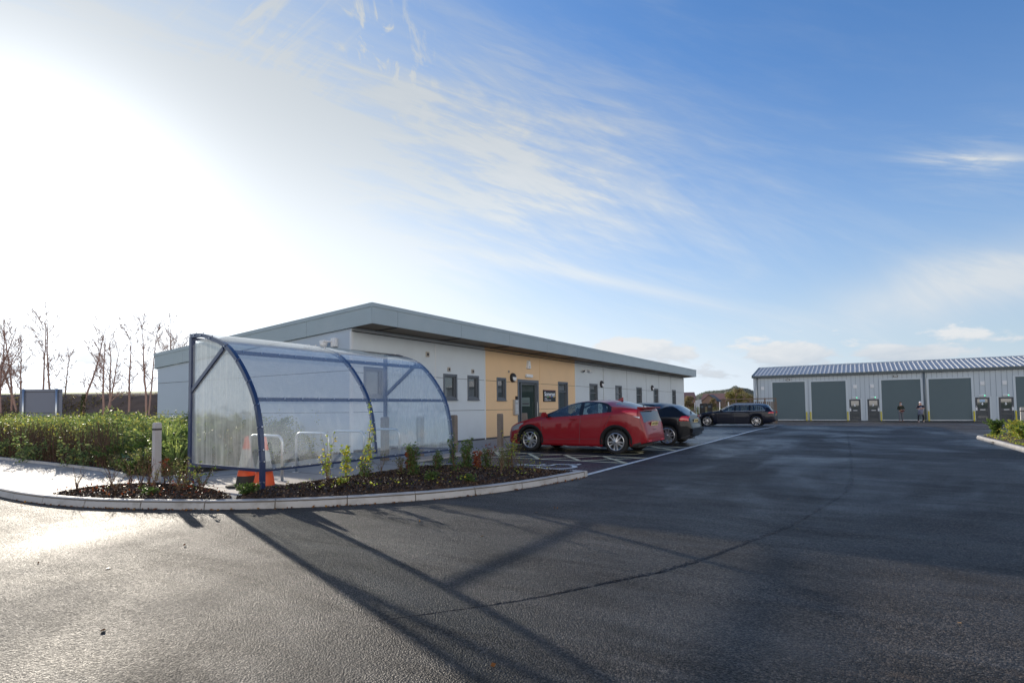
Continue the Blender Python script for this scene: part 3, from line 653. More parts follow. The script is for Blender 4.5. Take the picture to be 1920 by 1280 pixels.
# entrance door
a, c, z0, z1 = door
f = MB(); f.box((XW-.12, a, z0), (XW+.02, a+.11, z1)); f.box((XW-.12, c-.11, z0), (XW+.02, c, z1)); f.box((XW-.12, a+.11, z1-.12), (XW+.02, c-.11, z1))
f.box((XW-.12, a+.3, z0), (XW-.02, a+.37, z1-.12)); do = bp(f, 'entrance_door', FRAME, off)
def sub(b, name, m, parent):
    o = b.build(name, m, parent); o.data.transform(Matrix.Translation(-Vector(off.location))); return o
p = MB(); p.box((XW-.1, a+.11, z0), (XW-.09, a+.3, z1-.12)); p.box((XW-.1, a+.37, z0), (XW-.09, c-.19, z1-.12)); sub(p, 'door_pane', PANE_D, do)
p = MB(); p.box((XW-.1, c-.19, z0), (XW-.03, c-.11, z1-.12)); p.box((XW-.1, a+.37, z1-.2), (XW-.06, c-.19, z1-.12)); sub(p, 'door_leaf_frame', FRAME, do)
p = MB(); p.box((XW-.088, a+.45, 1.33), (XW-.07, a+1.1, 1.7)); sub(p, 'door_notice', mat('notice_green', (.12, .16, .145), .5), do)
p = MB(); p.box((XW-.069, a+.5, 1.40), (XW-.066, a+1.05, 1.47)); p.box((XW-.069, a+.5, 1.55), (XW-.066, a+1.05, 1.57)); sub(p, 'door_letter_slot', JOINT, do)
p = MB(); p.tube([(XW-.01, c-.16, .9), (XW+.02, c-.16, .9), (XW+.02, c-.16, 1.5), (XW-.01, c-.16, 1.5)], .013, 8); sub(p, 'door_handle', GALV, do)
# wall fittings
def wall_lamp(y, z):
    b = MB(); b.lathe([(.001, 0), (.19, 0), (.19, .03), (.175, .08), (.14, .11), (.001, .125)], (XW+.002, y, z), 28, 'x', False); o = bp(b, 'bulkhead_lamp', BLACKP, off, smooth=False)
    b = MB(); seg = [(.145*math.cos(t), .145*math.sin(t)) for t in np.linspace(R(172), R(368), 16)]
    vs = [(XW+.115, y+u, z+v) for u, v in seg]+[(XW+.135, y+u*.8, z+v*.8) for u, v in seg]; k = len(seg)
    b.add(vs, [tuple(range(k, 2*k))]+[(i, i+1, k+i+1, k+i) for i in range(k-1)]+[(0, k, 2*k-1, k-1)])
    o2 = b.build('lamp_diffuser', WHITEP, o); o2.data.transform(Matrix.Translation(-Vector(off.location)))
for y, z in ((18.62, 2.49), (27.7, 2.5), (36.4, 2.5)): wall_lamp(y, z)
VENT = mat('vent_tan', (.42, .38, .33), .6)
for y, z, s_ in ((13.45, 3.04, .085), (14.55, 2.61, .075), (15.92, 2.61, .075), (18.33, 2.72, .05)):
    b = MB(); b.bevbox((XW, y-s_, z-s_), (XW+.03, y+s_, z+s_), .008); o = bp(b, 'wall_vent', VENT, off)
    b = MB(); b.lathe([(.001, 0), (s_*.62, 0), (s_*.5, .012), (.001, .012)], (XW+.03, y, z), 16, 'x', False); q = b.build('vent_hole', JOINT, o); q.data.transform(Matrix.Translation(-Vector(off.location)))
b = MB(); pts = [(-.13, -.17), (.13, -.17), (.15, -.12), (.08, .16), (.04, .19), (-.04, .19), (-.08, .16), (-.15, -.12)]
b.add([(XW, 19.86+u, 3.08+v) for u, v in pts]+[(XW+.09, 19.86+u*.85, 3.08+v*.9) for u, v in pts], [tuple(range(8, 16))]+[(i, (i+1) % 8, 8+(i+1) % 8, 8+i) for i in range(8)])
ab = bp(b, 'alarm_box', WHITEP, off)
b = MB(); b.bevbox((XW+.088, 19.80, 2.98), (XW+.094, 19.92, 3.02), .002); sub(b, 'alarm_label', mat('lens_grey', (.3, .33, .38), .3), ab)
b = MB(); b.bevbox((XW+.085, 19.84, 3.24), (XW+.11, 19.88, 3.28), .004); sub(b, 'alarm_lens', mat('lens_grey', (.3, .33, .38), .3), ab)
b = MB(); b.bevbox((XW, 19.6, 2.55), (XW+.09, 20.16, 2.68), .02); bp(b, 'emergency_light', WHITEP, off, auto=40)
b = MB(); b.bevbox((XW, 18.62, .98), (XW+.1, 18.94, 1.6), .01); it = bp(b, 'intercom_panel', mat('brushed_steel', (.45, .44, .43), .4, .6), off)
b = MB()
for i in range(7): b.box((XW+.1, 18.68, 1.05+i*.055), (XW+.104, 18.89, 1.078+i*.055))
b.box((XW+.1, 18.72, 1.5), (XW+.104, 18.85, 1.56)); sub(b, 'intercom_button', TRIM, it)
b = MB(); b.bevbox((XW, 18.82, 1.6), (XW+.07, 18.93, 1.74), .006); bp(b, 'key_reader', BLACKP, off)
def cctv(y, z, s_):
    b = MB(); b.bevbox((XW, y-.07, z-.06), (XW+.04, y+.07, z+.06), .01); b.tube([(XW+.03, y, z), (XW+.14, y, z-.01)], .025, 8); o = bp(b, 'security_camera', WHITEP, off, auto=40)
    b = MB(); b.tube([(XW+.14, y-.1*s_, z-.02), (XW+.15, y+.14*s_, z-.05)], .055, 14); q = b.build('camera_housing', WHITEP, o, smooth=True); q.data.transform(Matrix.Translation(-Vector(off.location)))
    b = MB(); b.tube([(XW+.15, y+.14*s_, z-.05), (XW+.152, y+.155*s_, z-.052)], .046, 14); q = b.build('camera_lens', BLACKP, o); q.data.transform(Matrix.Translation(-Vector(off.location)))
cctv(25.35, 3.13, -1); cctv(26.0, 3.16, 1)
# camera/PIR on the gable
b = MB(); b.bevbox((-12.5, 10.2, 3.05), (-12.3, 10.3, 3.3), .012); b.tube([(-12.45, 10.2, 3.2), (-12.68, 10.1, 3.2)], .03, 8); b.bevbox((-12.78, 10.02, 3.16), (-12.55, 10.18, 3.24), .02); o = bp(b, 'gable_camera', WHITEP, off, auto=40)
b = MB(); b.lathe([(.105, .06), (.105, .0), (.09, -.05), (.05, -.085), (.001, -.095)], (-12.67, 10.1, 3.12), 20, 'z', False); sub(b, 'camera_dome', WHITEP, o)

# ------------------------------------------------------------------ sign
def text_mesh(name, s_, size, m, parent, M_, sx=1., ext=.002, bold=0.):
    cu = bpy.data.curves.new(name, 'FONT'); cu.body = s_; cu.size = size; cu.extrude = ext; cu.offset = bold; cu.align_x = 'LEFT'
    t = bpy.data.objects.new(name+'_tmp', cu); col.objects.link(t)
    bpy.context.view_layer.update(); me = bpy.data.meshes.new_from_object(t.evaluated_get(bpy.context.evaluated_depsgraph_get()))
    bpy.data.objects.remove(t); me.name = name; me.transform(M_ @ Matrix.Diagonal((sx, 1, 1, 1))); me.materials.clear(); me.materials.append(m)
    o = bpy.data.objects.new(name, me); col.objects.link(o); o.parent = parent; return o
def wallM(y, z, x=0.):   # text facing +X, reading along +Y
    return Matrix.Translation((x, y, z)) @ Matrix(((0, 0, 1, 0), (1, 0, 0, 0), (0, 1, 0, 0), (0, 0, 0, 1)))
sg = empty('entrance_sign', (XW+.03, 21.15, 1.53), 0, 'square black name board reading Somerset beside the entrance door', 'sign')
b = MB(); b.bevbox((-.03, 0, 0), (.012, 1.13, .52), .004); b.build('board', mat('sign_black', (.012, .015, .018), .3), sg)
b = MB(); b.box((.012, .0, .475), (.016, 1.13, .52)); b.build('top_band', mat('sign_maroon', (.10, .012, .035), .35), sg)
SW = mat('sign_white', (.75, .78, .82), .4)
text_mesh('sign_lettering', 'Somerset', .255, SW, sg, wallM(.06, .255, .0145), 1.02, .002, .006)
for i, c_ in enumerate([(.13, .02, .06), (.12, .5, .12), (.5, .18, .05), (.0, .12, .55), (.6, .45, .1)]):
    b = MB(); b.box((.012, .10+.19*i, .195), (.0155, .10+.19*i+.185, .225)); b.build('stripe', mat('stripe_%d' % i, c_, .4), sg)
text_mesh('small_lettering', 'WELLS', .085, SW, sg, wallM(.07, .115, .0145), .95, .0015)
text_mesh('small_lettering', 'ENTERPRISE CENTRE', .075, SW, sg, wallM(.07, .035, .0145), .86, .0015)

# ------------------------------------------------------------------ cycle shelter
SX0, SY0, SY1, ZB = -9.38, 4.82, 9.25, .1
sh = empty('cycle_shelter', (-8.4, 7.0, ZB), 0, 'curved clear cycle shelter on navy blue steel arches beside the office', 'cycle shelter')
O = Vector(sh.location)
arc = crom([(-9.40, 2.44), (-9.15, 2.435), (-8.88, 2.385), (-8.36, 2.20), (-7.97, 1.88), (-7.63, 1.43), (-7.48, 1.02), (-7.42, .6), (-7.40, .38), (-7.40, .0)], 5)
arc = [Vector((p.x, 0, p.y)) for p in arc]
_bolt = MB(); _bolt.lathe([(.001, .019), (.011, .019), (.011, 0), (.001, 0)], (0, 0, 0), 8, 'z', False); _bo = _bolt.build('bolt', BOLT)
bolt_me = _bo.data; bpy.data.objects.remove(_bo)
def bolt(parent, p, d):
    q = bpy.data.objects.new('bolt', bolt_me); col.objects.link(q); q.parent = parent; q.location = Vector(p)-O
    q.rotation_euler = Vector(d).to_track_quat('Z', 'Y').to_euler()
def sb(b, name, m, **kw):
    o = b.build(name, m, sh, **kw); o.data.transform(Matrix.Translation(-O)); return o
def at(y, off_=0.): return [Vector((p.x, y, p.z+ZB)) for p in arc]
full = {SY0: True, (SY0+SY1)/2: False, SY1: True}
BR = mat('navy_underside', (.016, .035, .14), .32, spec=.6, coat=.4)
for y, ends in full.items():
    b = MB(); pts = at(y)
    if not ends: pts = [p for p in pts if p.z > .44]
    b.sweep(pts, (0, 1, 0), .062, .062); o = sb(b, 'arch', NAVY)
    for i in range(3, len(pts)-2, 4):
        p = pts[i]; t = (pts[i+1]-pts[i-1]).normalized(); nn = t.cross(Vector((0, 1, 0))).normalized(); 
        if nn.x < 0: nn = -nn
        bolt(o, p+nn*.032, nn); bolt(o, p+Vector((0, -.028, 0)), (0, -1, 0))
for y in (SY0, SY1):
    b = MB(); b.box((SX0-.036, y-.036, ZB), (SX0+.036, y+.036, ZB+2.42)); sb(b, 'post', NAVY)
    b = MB(); b.sweep([(SX0, y, ZB+1.5), (-8.42, y, ZB+2.17)], (0, 1, 0), .06, .06); sb(b, 'brace', NAVY)
    b = MB(); b.box((SX0+.03, y-.022, ZB+.28), (-7.44, y+.022, ZB+.325)); sb(b, 'end_rail', NAVY)
    b = MB(); b.box((SX0-.09, y-.09, ZB+.0005), (SX0+.09, y+.09, ZB+.012)); sb(b, 'base_plate', NAVY); b = MB(); b.box((-7.49, y-.09, ZB+.0005), (-7.31, y+.09, ZB+.012)); sb(b, 'base_plate', NAVY)
def pz(z):  # arch x at height z (above slab)
    for i in range(len(arc)-1):
        if arc[i].z >= z >= arc[i+1].z and arc[i+1].x > -9: 
            t = (arc[i].z-z)/(arc[i].z-arc[i+1].z+1e-9); return arc[i].x+(arc[i+1].x-arc[i].x)*t
    return -7.4
for z, h in ((2.1, .065), (1.35, .06), (.30, .045)):
    x = pz(z); b = MB(); b.box((x-.045, SY0+.025, ZB+z-h/2), (x-.005, SY1-.025, ZB+z+h/2)); o = sb(b, 'purlin', NAVY)
    for i in range(14): bolt(o, (x-.002, SY0+.18+i*(SY1-SY0-.3)/13, ZB+z+.01), (.9, 0, .4))
b = MB(); b.box((SX0-.02, SY0+.03, ZB+2.37), (SX0+.02, SY1-.03, ZB+2.415)); sb(b, 'eaves_rail', NAVY)
PERSP = glassmat('clear_plastic', (.95, .975, .99), .14, (.76, .82, .86), True, .03, .15, .15)
PERSP_E = glassmat('dirty_clear_plastic', (.92, .95, .93), .30, (.80, .83, .79), True, .06, .65, .10)
def curved_panel(y0, y1, z0, z1, off_=.03):
    pts = [p for p in arc if z0-.001 <= p.z <= z1+.001]
    b = MB(); vs = []; n_ = len(pts)
    for i, p in enumerate(pts):
        t = (pts[min(i+1, n_-1)]-pts[max(i-1, 0)]).normalized(); nn = Vector((-t.z, 0, t.x))
        if nn.z < 0 or (abs(nn.z) < .1 and nn.x < 0): nn = -nn
        q = p+nn*off_
        for j in range(9):
            bow = math.sin(math.pi*j/8)*.006
            vs.append((q.x+nn.x*bow, y0+(y1-y0)*j/8, q.z+nn.z*bow+ZB))
    b.add(vs, [(i*9+j, i*9+j+1, (i+1)*9+j+1, (i+1)*9+j) for i in range(n_-1) for j in range(8)]); return sb(b, 'roof_panel', PERSP, smooth=True)
ym = (SY0+SY1)/2
for (y0_, y1_) in ((SY0+.005, ym-.004), (ym+.004, SY1-.005)): curved_panel(y0_, y1_, .30, 2.43)
for y in (SY0-.004, SY1+.004):
    side = [p for p in arc if p.z >= .3 and p.x > SX0+.02]; poly = [(SX0+.035, .33)]+[(SX0+.035, 2.28)]+[(p.x-.035, min(p.z-.03, 2.36)) for p in side if p.x > -9.2]
    b = MB(); n_ = len(poly); b.add([(px_, y, pz_+ZB) for px_, pz_ in poly], [tuple(range(n_))]); sb(b, 'end_panel', PERSP_E)

# cycle hoops
def hoop():
    o = empty('cycle_hoop', (0, 0, ZB), 0)
    b = MB(); pts = [(-.46, 0, 0), (-.46, 0, .62)]+[(-.46+.13-.13*math.cos(t), 0, .62+.13*math.sin(t)) for t in np.linspace(.2, math.pi/2, 6)]+[(.46-.13+.13*math.sin(t), 0, .62+.13*math.cos(t)) for t in np.linspace(0, math.pi/2, 7)]+[(.46, 0, .0)]
    b.tube(pts, .024, 12); b.build('hoop_tube', GALV, o, smooth=True)
    for s_ in (-1, 1):
        b = MB(); b.lathe([(.075, 0.001), (.075, .01), (.03, .012)], (s_*.46, 0, 0), 16); b.build('foot_plate', GALV, o)
    return o
h0 = hoop()
lab = ['nearest galvanised cycle hoop just behind the two traffic cones', 'second galvanised cycle hoop back from the traffic cones', 'galvanised cycle hoop before the middle arch, third back from the cones', 'farthest galvanised cycle hoop, behind the middle arch of the shelter']
for i, y in enumerate((5.66, 6.6, 7.45, 8.42)):
    o = h0 if i == 0 else copy_tree(h0); o.location = (-8.6, y, ZB); tag(o, lab[i], 'cycle hoop', 'cycle hoops inside the shelter')
# traffic cones
CO = mat('cone_orange', (.75, .10, .02), .5); CW = mat('cone_sleeve', (.40, .40, .385), .45, var=.1, vscale=10); CB = mat('cone_base_rubber', (.035, .033, .03), .8, var=.3, vscale=12)
def cone(x, y, rz, dirty, label):
    o = empty('traffic_cone', (x, y, ZB), rz, label, 'traffic cone', 'traffic cones in the shelter')
    b = MB(); pts = [(.21*math.cos(t)*(1 if i % 2 else 1), .21*math.sin(t)) for i, t in enumerate(np.linspace(0, 2*math.pi, 9)[:-1])]
    a = .24; oc = [(-a, -a*.7), (-a*.7, -a), (a*.7, -a), (a, -a*.7), (a, a*.7), (a*.7, a), (-a*.7, a), (-a, a*.7)]
    n_ = 8; b.add([(u, v, .001) for u, v in oc]+[(u, v, .035) for u, v in oc]+[(u*.72, v*.72, .05) for u, v in oc], [tuple(range(8)), tuple(range(16, 24))]+[(i, (i+1) % 8, 8+(i+1) % 8, 8+i) for i in range(8)]+[(8+i, 8+(i+1) % 8, 16+(i+1) % 8, 16+i) for i in range(8)])
    b.build('cone_base', CB, o)
    def ring(name, z0, z1, m, grow=0.):
        rr = lambda z: .155-.125*(z-.05)/.70
        b = MB(); b.lathe([(rr(z0)+grow, z0), (rr(z1)+grow, z1)], (0, 0, 0), 28, caps=False); 
        if z1 > .74: b.lathe([(rr(z1)+grow, z1), (.001, z1+.001)], (0, 0, 0), 28, caps=False)
        return b.build(name, m, o, smooth=True)
    ring('cone_foot', .05, .17 if dirty else .09, CB if dirty else CO); ring('cone_body', .17 if dirty else .09, .78, CO); ring('reflective_sleeve', .28, .58, CW, .004)
    return o
cone(-8.12, 5.02, .5, True, 'traffic cone with a dirty black foot, left of the front blue post')
cone(-7.66, 5.02, .15, False, 'traffic cone with a clean orange foot, right behind the front blue post')
b = MB(); b.tube(crom([(-8.02, 4.85, .13), (-7.9, 4.72, .115), (-7.75, 4.75, .115), (-7.6, 4.92, .15)], 5), .008, 6); tag(b.build('rope', mat('old_rope', (.3, .22, .12), .8), None, smooth=True), 'short length of old rope lying between the traffic cone bases', 'rope')

# timber bollards
PALEW = mat('pale_timber', (.46, .43, .41), .75, var=.2, vscale=9, bump=.5, bscale=30)
def bollard(x, y, z, label, group, notch=True, h=1.0):
    o = empty('timber_bollard', (x, y, z), rnd.uniform(-.06, .06), label, 'bollard', group)
    b = MB(); a = .052 if notch else .07
    prof = [(0, 0), (0, h-.03)]
    vs = []
    for (z_, s_) in ((0, 1), (.3, 1.0), (h-.025, 1), (h, .80)): vs += [(-a*s_, -a*s_, z_), (a*s_, -a*s_, z_), (a*s_, a*s_, z_), (-a*s_, a*s_, z_)]
    fs = [(i*4+j, i*4+(j+1) % 4, i*4+4+(j+1) % 4, i*4+4+j) for i in range(3) for j in range(4)]+[(0, 1, 2, 3), (12, 13, 14, 15)]
    b.add(vs, fs); b.build('timber_post', PALEW if notch else WOOD, o)
    if notch:
        b = MB(); b.box((-a-.003, -a-.004, h-.13), (a+.003, a+.004, h-.10)); b.build('groove_band', mat('groove_dark', (.05, .04, .035), .8), o)
    return o
BG = 'timber bollards between the footway and parking bays'
for y, t in ((9.05, 'timber bollard seen through the shelter beside its far blue post'), (10.25, 'timber bollard seen through the far end panel of the shelter'), (11.6, 'timber bollard partly behind the far arch of the shelter'), (13.85, 'timber bollard standing clear before the ochre wall, left of the red car'), (15.3, 'timber bollard in front of the entrance door by the intercom'), (16.4, 'timber bollard just showing above the red car bonnet')):
    bollard(-9.2, y, .1, t, BG, False)
bollard(-10.05, 4.6, .1, 'pale timber bollard with grooved top in front of the leafy bed', 'timber bollards with a grooved top')
bollard(4.28, 22.4, .1, 'timber bollard with grooved top in the planted island at right', 'timber bollards with a grooved top')
# ------------------------------------------------------------------ cars
def pchip(pts):
    xs = np.array([p[0] for p in pts], float); ys = np.array([p[1] for p in pts], float); h = np.diff(xs); d = np.diff(ys)/h; m = np.zeros(len(xs))
    m[0], m[-1] = d[0], d[-1]
    for i in range(1, len(xs)-1):
        if d[i-1]*d[i] > 0: w1, w2 = 2*h[i]+h[i-1], h[i]+2*h[i-1]; m[i] = (w1+w2)/(w1/d[i-1]+w2/d[i])
    def f(x):
        x = min(max(x, xs[0]), xs[-1]); i = min(int(np.searchsorted(xs, x, side='right'))-1, len(xs)-2); t = (x-xs[i])/h[i]
        return float((2*t**3-3*t**2+1)*ys[i]+(t**3-2*t**2+t)*h[i]*m[i]+(-2*t**3+3*t**2)*ys[i+1]+(t**3-t**2)*h[i]*m[i+1])
    return f
CARGLASS = glassmat('car_glass', (.56, .66, .66), .07, (.25, .32, .33), False, .01, .5, .12)
DARKGLASS = mat('car_dark_glass', (.012, .014, .016), .03, spec=1.)
INTER = mat('car_interior', (.05, .05, .052), .8)
SEATM = mat('car_seat', (.06, .06, .065), .8)
REDL = mat('tail_lamp_red', (.45, .008, .012), .12, spec=.8, coat=1., emit=((.8, .02, .02), .04))
CLEARL = mat('lamp_clear', (.20, .21, .23), .12, spec=.8, coat=1.)
CHROME = mat('chrome', (.7, .72, .74), .12, 1.)
PLATE_Y = mat('number_plate_yellow', (.72, .60, .30), .45)
TXT = mat('plate_black', (.01, .01, .01), .5)
def rim_spokes(b, r, kind):
    if kind == 'multi':
        for i in range(10):
            a = 2*math.pi*i/10; da = .10
            c, s_ = math.cos, math.sin
            for (a0, a1) in ((a-da*.4, a+da*1.0), ):
                vs = []
                for (rr, hw, yy) in ((r*.14, .022, .012), (r*.55, .017, -.002), (r*.95, .021, .006)):
                    aa = a+(rr/r)*.10*(1 if i % 2 else -1)
                    ux, uz = c(aa), s_(aa); px_, pz_ = -uz, ux
                    for q, dy in ((-1, 0), (1, 0), (1, -.025), (-1, -.025)): vs.append((ux*rr+px_*hw*q, yy+dy, uz*rr+pz_*hw*q))
                b.add(vs, [(k*4+j, k*4+(j+1) % 4, k*4+4+(j+1) % 4, k*4+4+j) for k in range(2) for j in range(4)]+[(0, 1, 2, 3), (8, 9, 10, 11)])
    else:
        for i in range(5):
            a = 2*math.pi*i/5+.3
            for sgn in (-1, 1):
                vs = []
                for (rr, off_, hw, yy) in ((r*.16, .012, .026, .014), (r*.6, .040, .026, .0), (r*.95, .062, .032, .006)):
                    ux, uz = math.cos(a), math.sin(a); px_, pz_ = -uz, ux
                    for q, dy in ((-1, 0), (1, 0), (1, -.025), (-1, -.025)): vs.append((ux*rr+px_*(sgn*off_+hw*q), yy+dy, uz*rr+pz_*(sgn*off_+hw*q)))
                b.add(vs, [(k*4+j, k*4+(j+1) % 4, k*4+4+(j+1) % 4, k*4+4+j) for k in range(2) for j in range(4)]+[(0, 1, 2, 3), (8, 9, 10, 11)])
def wheel(parent, x, y, side, r, rim, kind, steer=0.):
    # side=+1: outer face towards +y
    e = MB(); e.lathe([(.001, -.02), (rim*.55, -.02), (rim*.55, -.045), (.001, -.045)], (0, 0, 0), 24, 'y', False)
    o = e.build('wheel', mat('brake_disc', (.16, .15, .14), .5, .6), parent, smooth=False); o.location = (x, y, r); o.rotation_euler = (0, 0, steer+(0 if side > 0 else math.pi))
    t = MB(); w_ = .105
    t.lathe([(rim, -2*w_+.02), (rim+.02, -2*w_), (r-.03, -2*w_), (r-.005, -2*w_+.02), (r, -w_), (r-.004, -.02), (r-.03, .0), (rim+.035, .004), (rim+.012, -.002), (rim, -.012), (rim-.012, -.03)], (0, 0, 0), 40, 'y', False)
    t.build('tyre', RUBBER, o, smooth=True)
    m = MB(); m.lathe([(rim+.006, .0), (rim-.006, .006), (rim-.02, -.002), (rim-.028, -.05), (rim-.03, -2*w_+.03)], (0, 0, 0), 40, 'y', False)
    rim_spokes(m, rim, kind); m.lathe([(.001, .018), (rim*.13, .016), (rim*.2, .008), (rim*.2, -.03)], (0, 0, 0), 20, 'y', False)
    m.build('rim', ALLOY, o, auto=35)
car_lamp = []
def make_car(sp, loc_, rz, label, sc=1.):
    car = empty('parked_car', loc_, rz, label, 'car', 'cars parked in the bays'); car.scale = (sc, sc, sc)
    L, W = sp['L'], sp['W']; zc, zb, wt, wd = pchip(sp['zc']), pchip(sp['zb']), pchip(sp['wt']), pchip(sp['wd'])
    wr, Ra, wf, wb = sp['r'], sp['arch'], sp['wf'], sp['wb']; sill = sp['sill']; zlow = pchip(sp['low'])
    g0, g1 = sp['glass']
    def zl(s_):
        z = zlow(s_)
        for c_ in (wf, wb):
            d = abs(s_-c_)
            if d < Ra: z = max(z, wr+math.sqrt(Ra*Ra-d*d)*1.0)
        return z
    def section(s_):
        w_ = wd(s_)*W/2; a = zl(s_); b_ = max(zb(s_), a+.08); t = max(wt(s_), b_+.012); t = min(t, max(zc(s_)-.03, b_+.006)); top = max(zc(s_), t+.012)
        h = b_-a
        yb = w_*sp.get('belt', .955); yt = yb-sp.get('tumble', .40)*(t-b_)-.006
        y9 = yt-.05*min(1, (t-b_)/.12+.15); z9 = t+(top-t)*.42
        P = [(0, a+.0), (w_*.72, a), (w_*.955, a), (w_*.99, a+min(.05, h*.12)), (w_, a+h*.42), (w_*sp.get('crease', .992), a+h*.74), (w_*.985, a+h*.88), (yb, b_),
             (yb-.006, b_+.006), (yb+(yt-yb)*.5+.012*min(1, (t-b_)/.2), (b_+t)/2), (yt, t), (y9, z9)]
        for q in (.78, .55, .28, 0.): P.append((y9*q, z9+(top-z9)*(1-q*q)))
        return P
    ss = set(np.linspace(0, L, 62)); ss |= {.012, .03, .06, L-.012, L-.03, L-.06}
    for c_ in (wf, wb):
        for q in np.linspace(-1, 1, 17): ss.add(c_+Ra*math.sin(q*math.pi/2)*.9999)
        ss |= {c_-Ra-.004, c_+Ra+.004}
    for q in sp.get('cols', []): ss.add(q)
    ss = sorted(s_ for s_ in ss if 0 <= s_ <= L); keep = [ss[0]]
    for s_ in ss[1:]:
        if s_-keep[-1] > .0035: keep.append(s_)
    ss = keep; S = [section(s_) for s_ in ss]; K = len(S[0]); x_of = lambda s_: L/2-s_
    V = []; idx = {}
    for i, s_ in enumerate(ss):
        for sd in (1, -1):
            for j, (y, z) in enumerate(S[i]):
                if sd < 0 and (j == 0 or j == K-1): idx[i, j, sd] = idx[i, j, 1]; continue
                idx[i, j, sd] = len(V); V.append((x_of(s_), y*sd, z))
    groups = {}
    for i in range(len(ss)-1):
        sm = (ss[i]+ss[i+1])/2
        for sd in (1, -1):
            for j in range(K-1):
                ym = (S[i][j][0]+S[i][j+1][0]+S[i+1][j][0]+S[i+1][j+1][0])/4; zm = (S[i][j][1]+S[i][j+1][1]+S[i+1][j][1]+S[i+1][j+1][1])/4
                key = sp['assign'](sm, j, zm, ym, wt(sm)-zb(sm), sd)
                if key == 'window_pillar': key += '#%d' % sd
                q = [idx[i, j, sd], idx[i+1, j, sd], idx[i+1, j+1, sd], idx[i, j+1, sd]]; q2 = []
                for v in q:
                    if v not in q2: q2.append(v)
                groups.setdefault(key, []).append(tuple(q2 if sd > 0 else q2[::-1]))
    for e in (0, len(ss)-1):
        for sd in (1, -1):
            for j in range(1, K-2):
                pass
        loop = [idx[e, j, 1] for j in range(K)]+[idx[e, j, -1] for j in range(K-2, 0, -1)]
        groups.setdefault('body', []).append(tuple(loop if e == 0 else loop[::-1]))
    mats = sp['mats']
    for key, fs in groups.items():
        used = sorted({v for f_ in fs for v in f_}); mp_ = {v: i for i, v in enumerate(used)}
        b = MB(); b.add([V[v] for v in used], [tuple(mp_[v] for v in f_) for f_ in fs]); nm = key.split('#')[0]
        b.build(nm, mats[nm], car, auto=38)
    def lamp(s0, s1, lo, hi, m, name='tail_light'):
        for sd in (1, -1):
            b = MB(); vs = []; nx, nz = 12, 6
            for i in range(nx+1):
                s_ = s0+(s1-s0)*i/nx
                for q in range(nz+1):
                    z = lo(s_)+(hi(s_)-lo(s_))*q/nz; e = .007 if 0 < q < nz and i > 0 else -.002; vs.append((x_of(s_)-(.006 if i == nx else 0), (side_y(s_, z)+e)*sd, z))
            b.add(vs, [(i*(nz+1)+q, i*(nz+1)+q+1, (i+1)*(nz+1)+q+1, (i+1)*(nz+1)+q) for i in range(nx) for q in range(nz)]); b.build(name, m, car, smooth=True)
    car_lamp.append(lamp)
    def side_y(s_, z):
        P = section(s_)
        for j in range(1, len(P)-1):
            if P[j][1] <= z <= P[j+1][1]+1e-9 and P[j+1][1] > P[j][1]: t = (z-P[j][1])/(P[j+1][1]-P[j][1]); return P[j][0]+(P[j+1][0]-P[j][0])*t
        return P[4][0]
    # inside
    b = MB(); b.box((x_of(L-.35), -W*.40, .34), (x_of(1.25), W*.40, sp['floor'])); b.box((x_of(L-.3), -W*.30, .17), (x_of(.3), W*.30, .34)); b.build('cabin_tub', INTER, car)
    for sx in sp['seats']:
        for sy in (-.36, .36):
            b = MB(); b.bevbox((x_of(sx)-.06, sy-.22, sp['floor']-.1), (x_of(sx)+.06, sy+.22, sp['H']-.42), .04); b.bevbox((x_of(sx)-.05, sy-.12, sp['H']-.40), (x_of(sx)+.05, sy+.12, sp['H']-.22), .035); b.build('seat', SEATM, car, auto=50)
    b = MB(); b.tube([(x_of(sp['seats'][0]-.48), -.36+.18*math.cos(t), sp['floor']+.02+.18*math.sin(t)) for t in np.linspace(0, 2*math.pi, 21)[:-1]], .016, 6, closed=True); b.build('steering_wheel', BLACKP, car)
    # door gaps
    for sd in (1, -1):
        b = MB()
        for (s0, s1, z0, z1) in sp['gaps']:
            pts = []
            for t in np.linspace(0, 1, 12): s_, z = s0+(s1-s0)*t, z0+(z1-z0)*t; pts.append((x_of(s_), (side_y(s_, z)-.001)*sd, z))
            b.tube(pts, .0045, 5)
        b.build('door_gap', JOINT, car)
        for (hs, hz) in sp['handles']:
            y = side_y(hs, hz); b = MB(); b.bevbox((x_of(hs)-.10, sd*(y-.005), hz-.014) if sd > 0 else (x_of(hs)-.10, sd*(y+.03), hz-.014), (x_of(hs)+.10, sd*(y+.03), hz+.014) if sd > 0 else (x_of(hs)+.10, sd*(y-.005), hz+.014), .008); b.build('door_handle', mats['body'], car, auto=40)
        ms, mz = sp['mirror']; y = side_y(ms, zb(ms)-.02); b = MB(); y0_, y1_ = sorted((sd*(y+.03), sd*(y+.23)))
        b.bevbox((x_of(ms)-.06, y0_, mz), (x_of(ms)+.07, y1_, mz+.14), .035); ya, yb_ = sorted((sd*(y-.03), sd*(y+.08))); b.bevbox((x_of(ms)-.03, ya, mz+.01), (x_of(ms)+.03, yb_, mz+.05), .01)
        b.build('door_mirror', mats['mirror'] if 'mirror' in mats else mats['body'], car, auto=50)
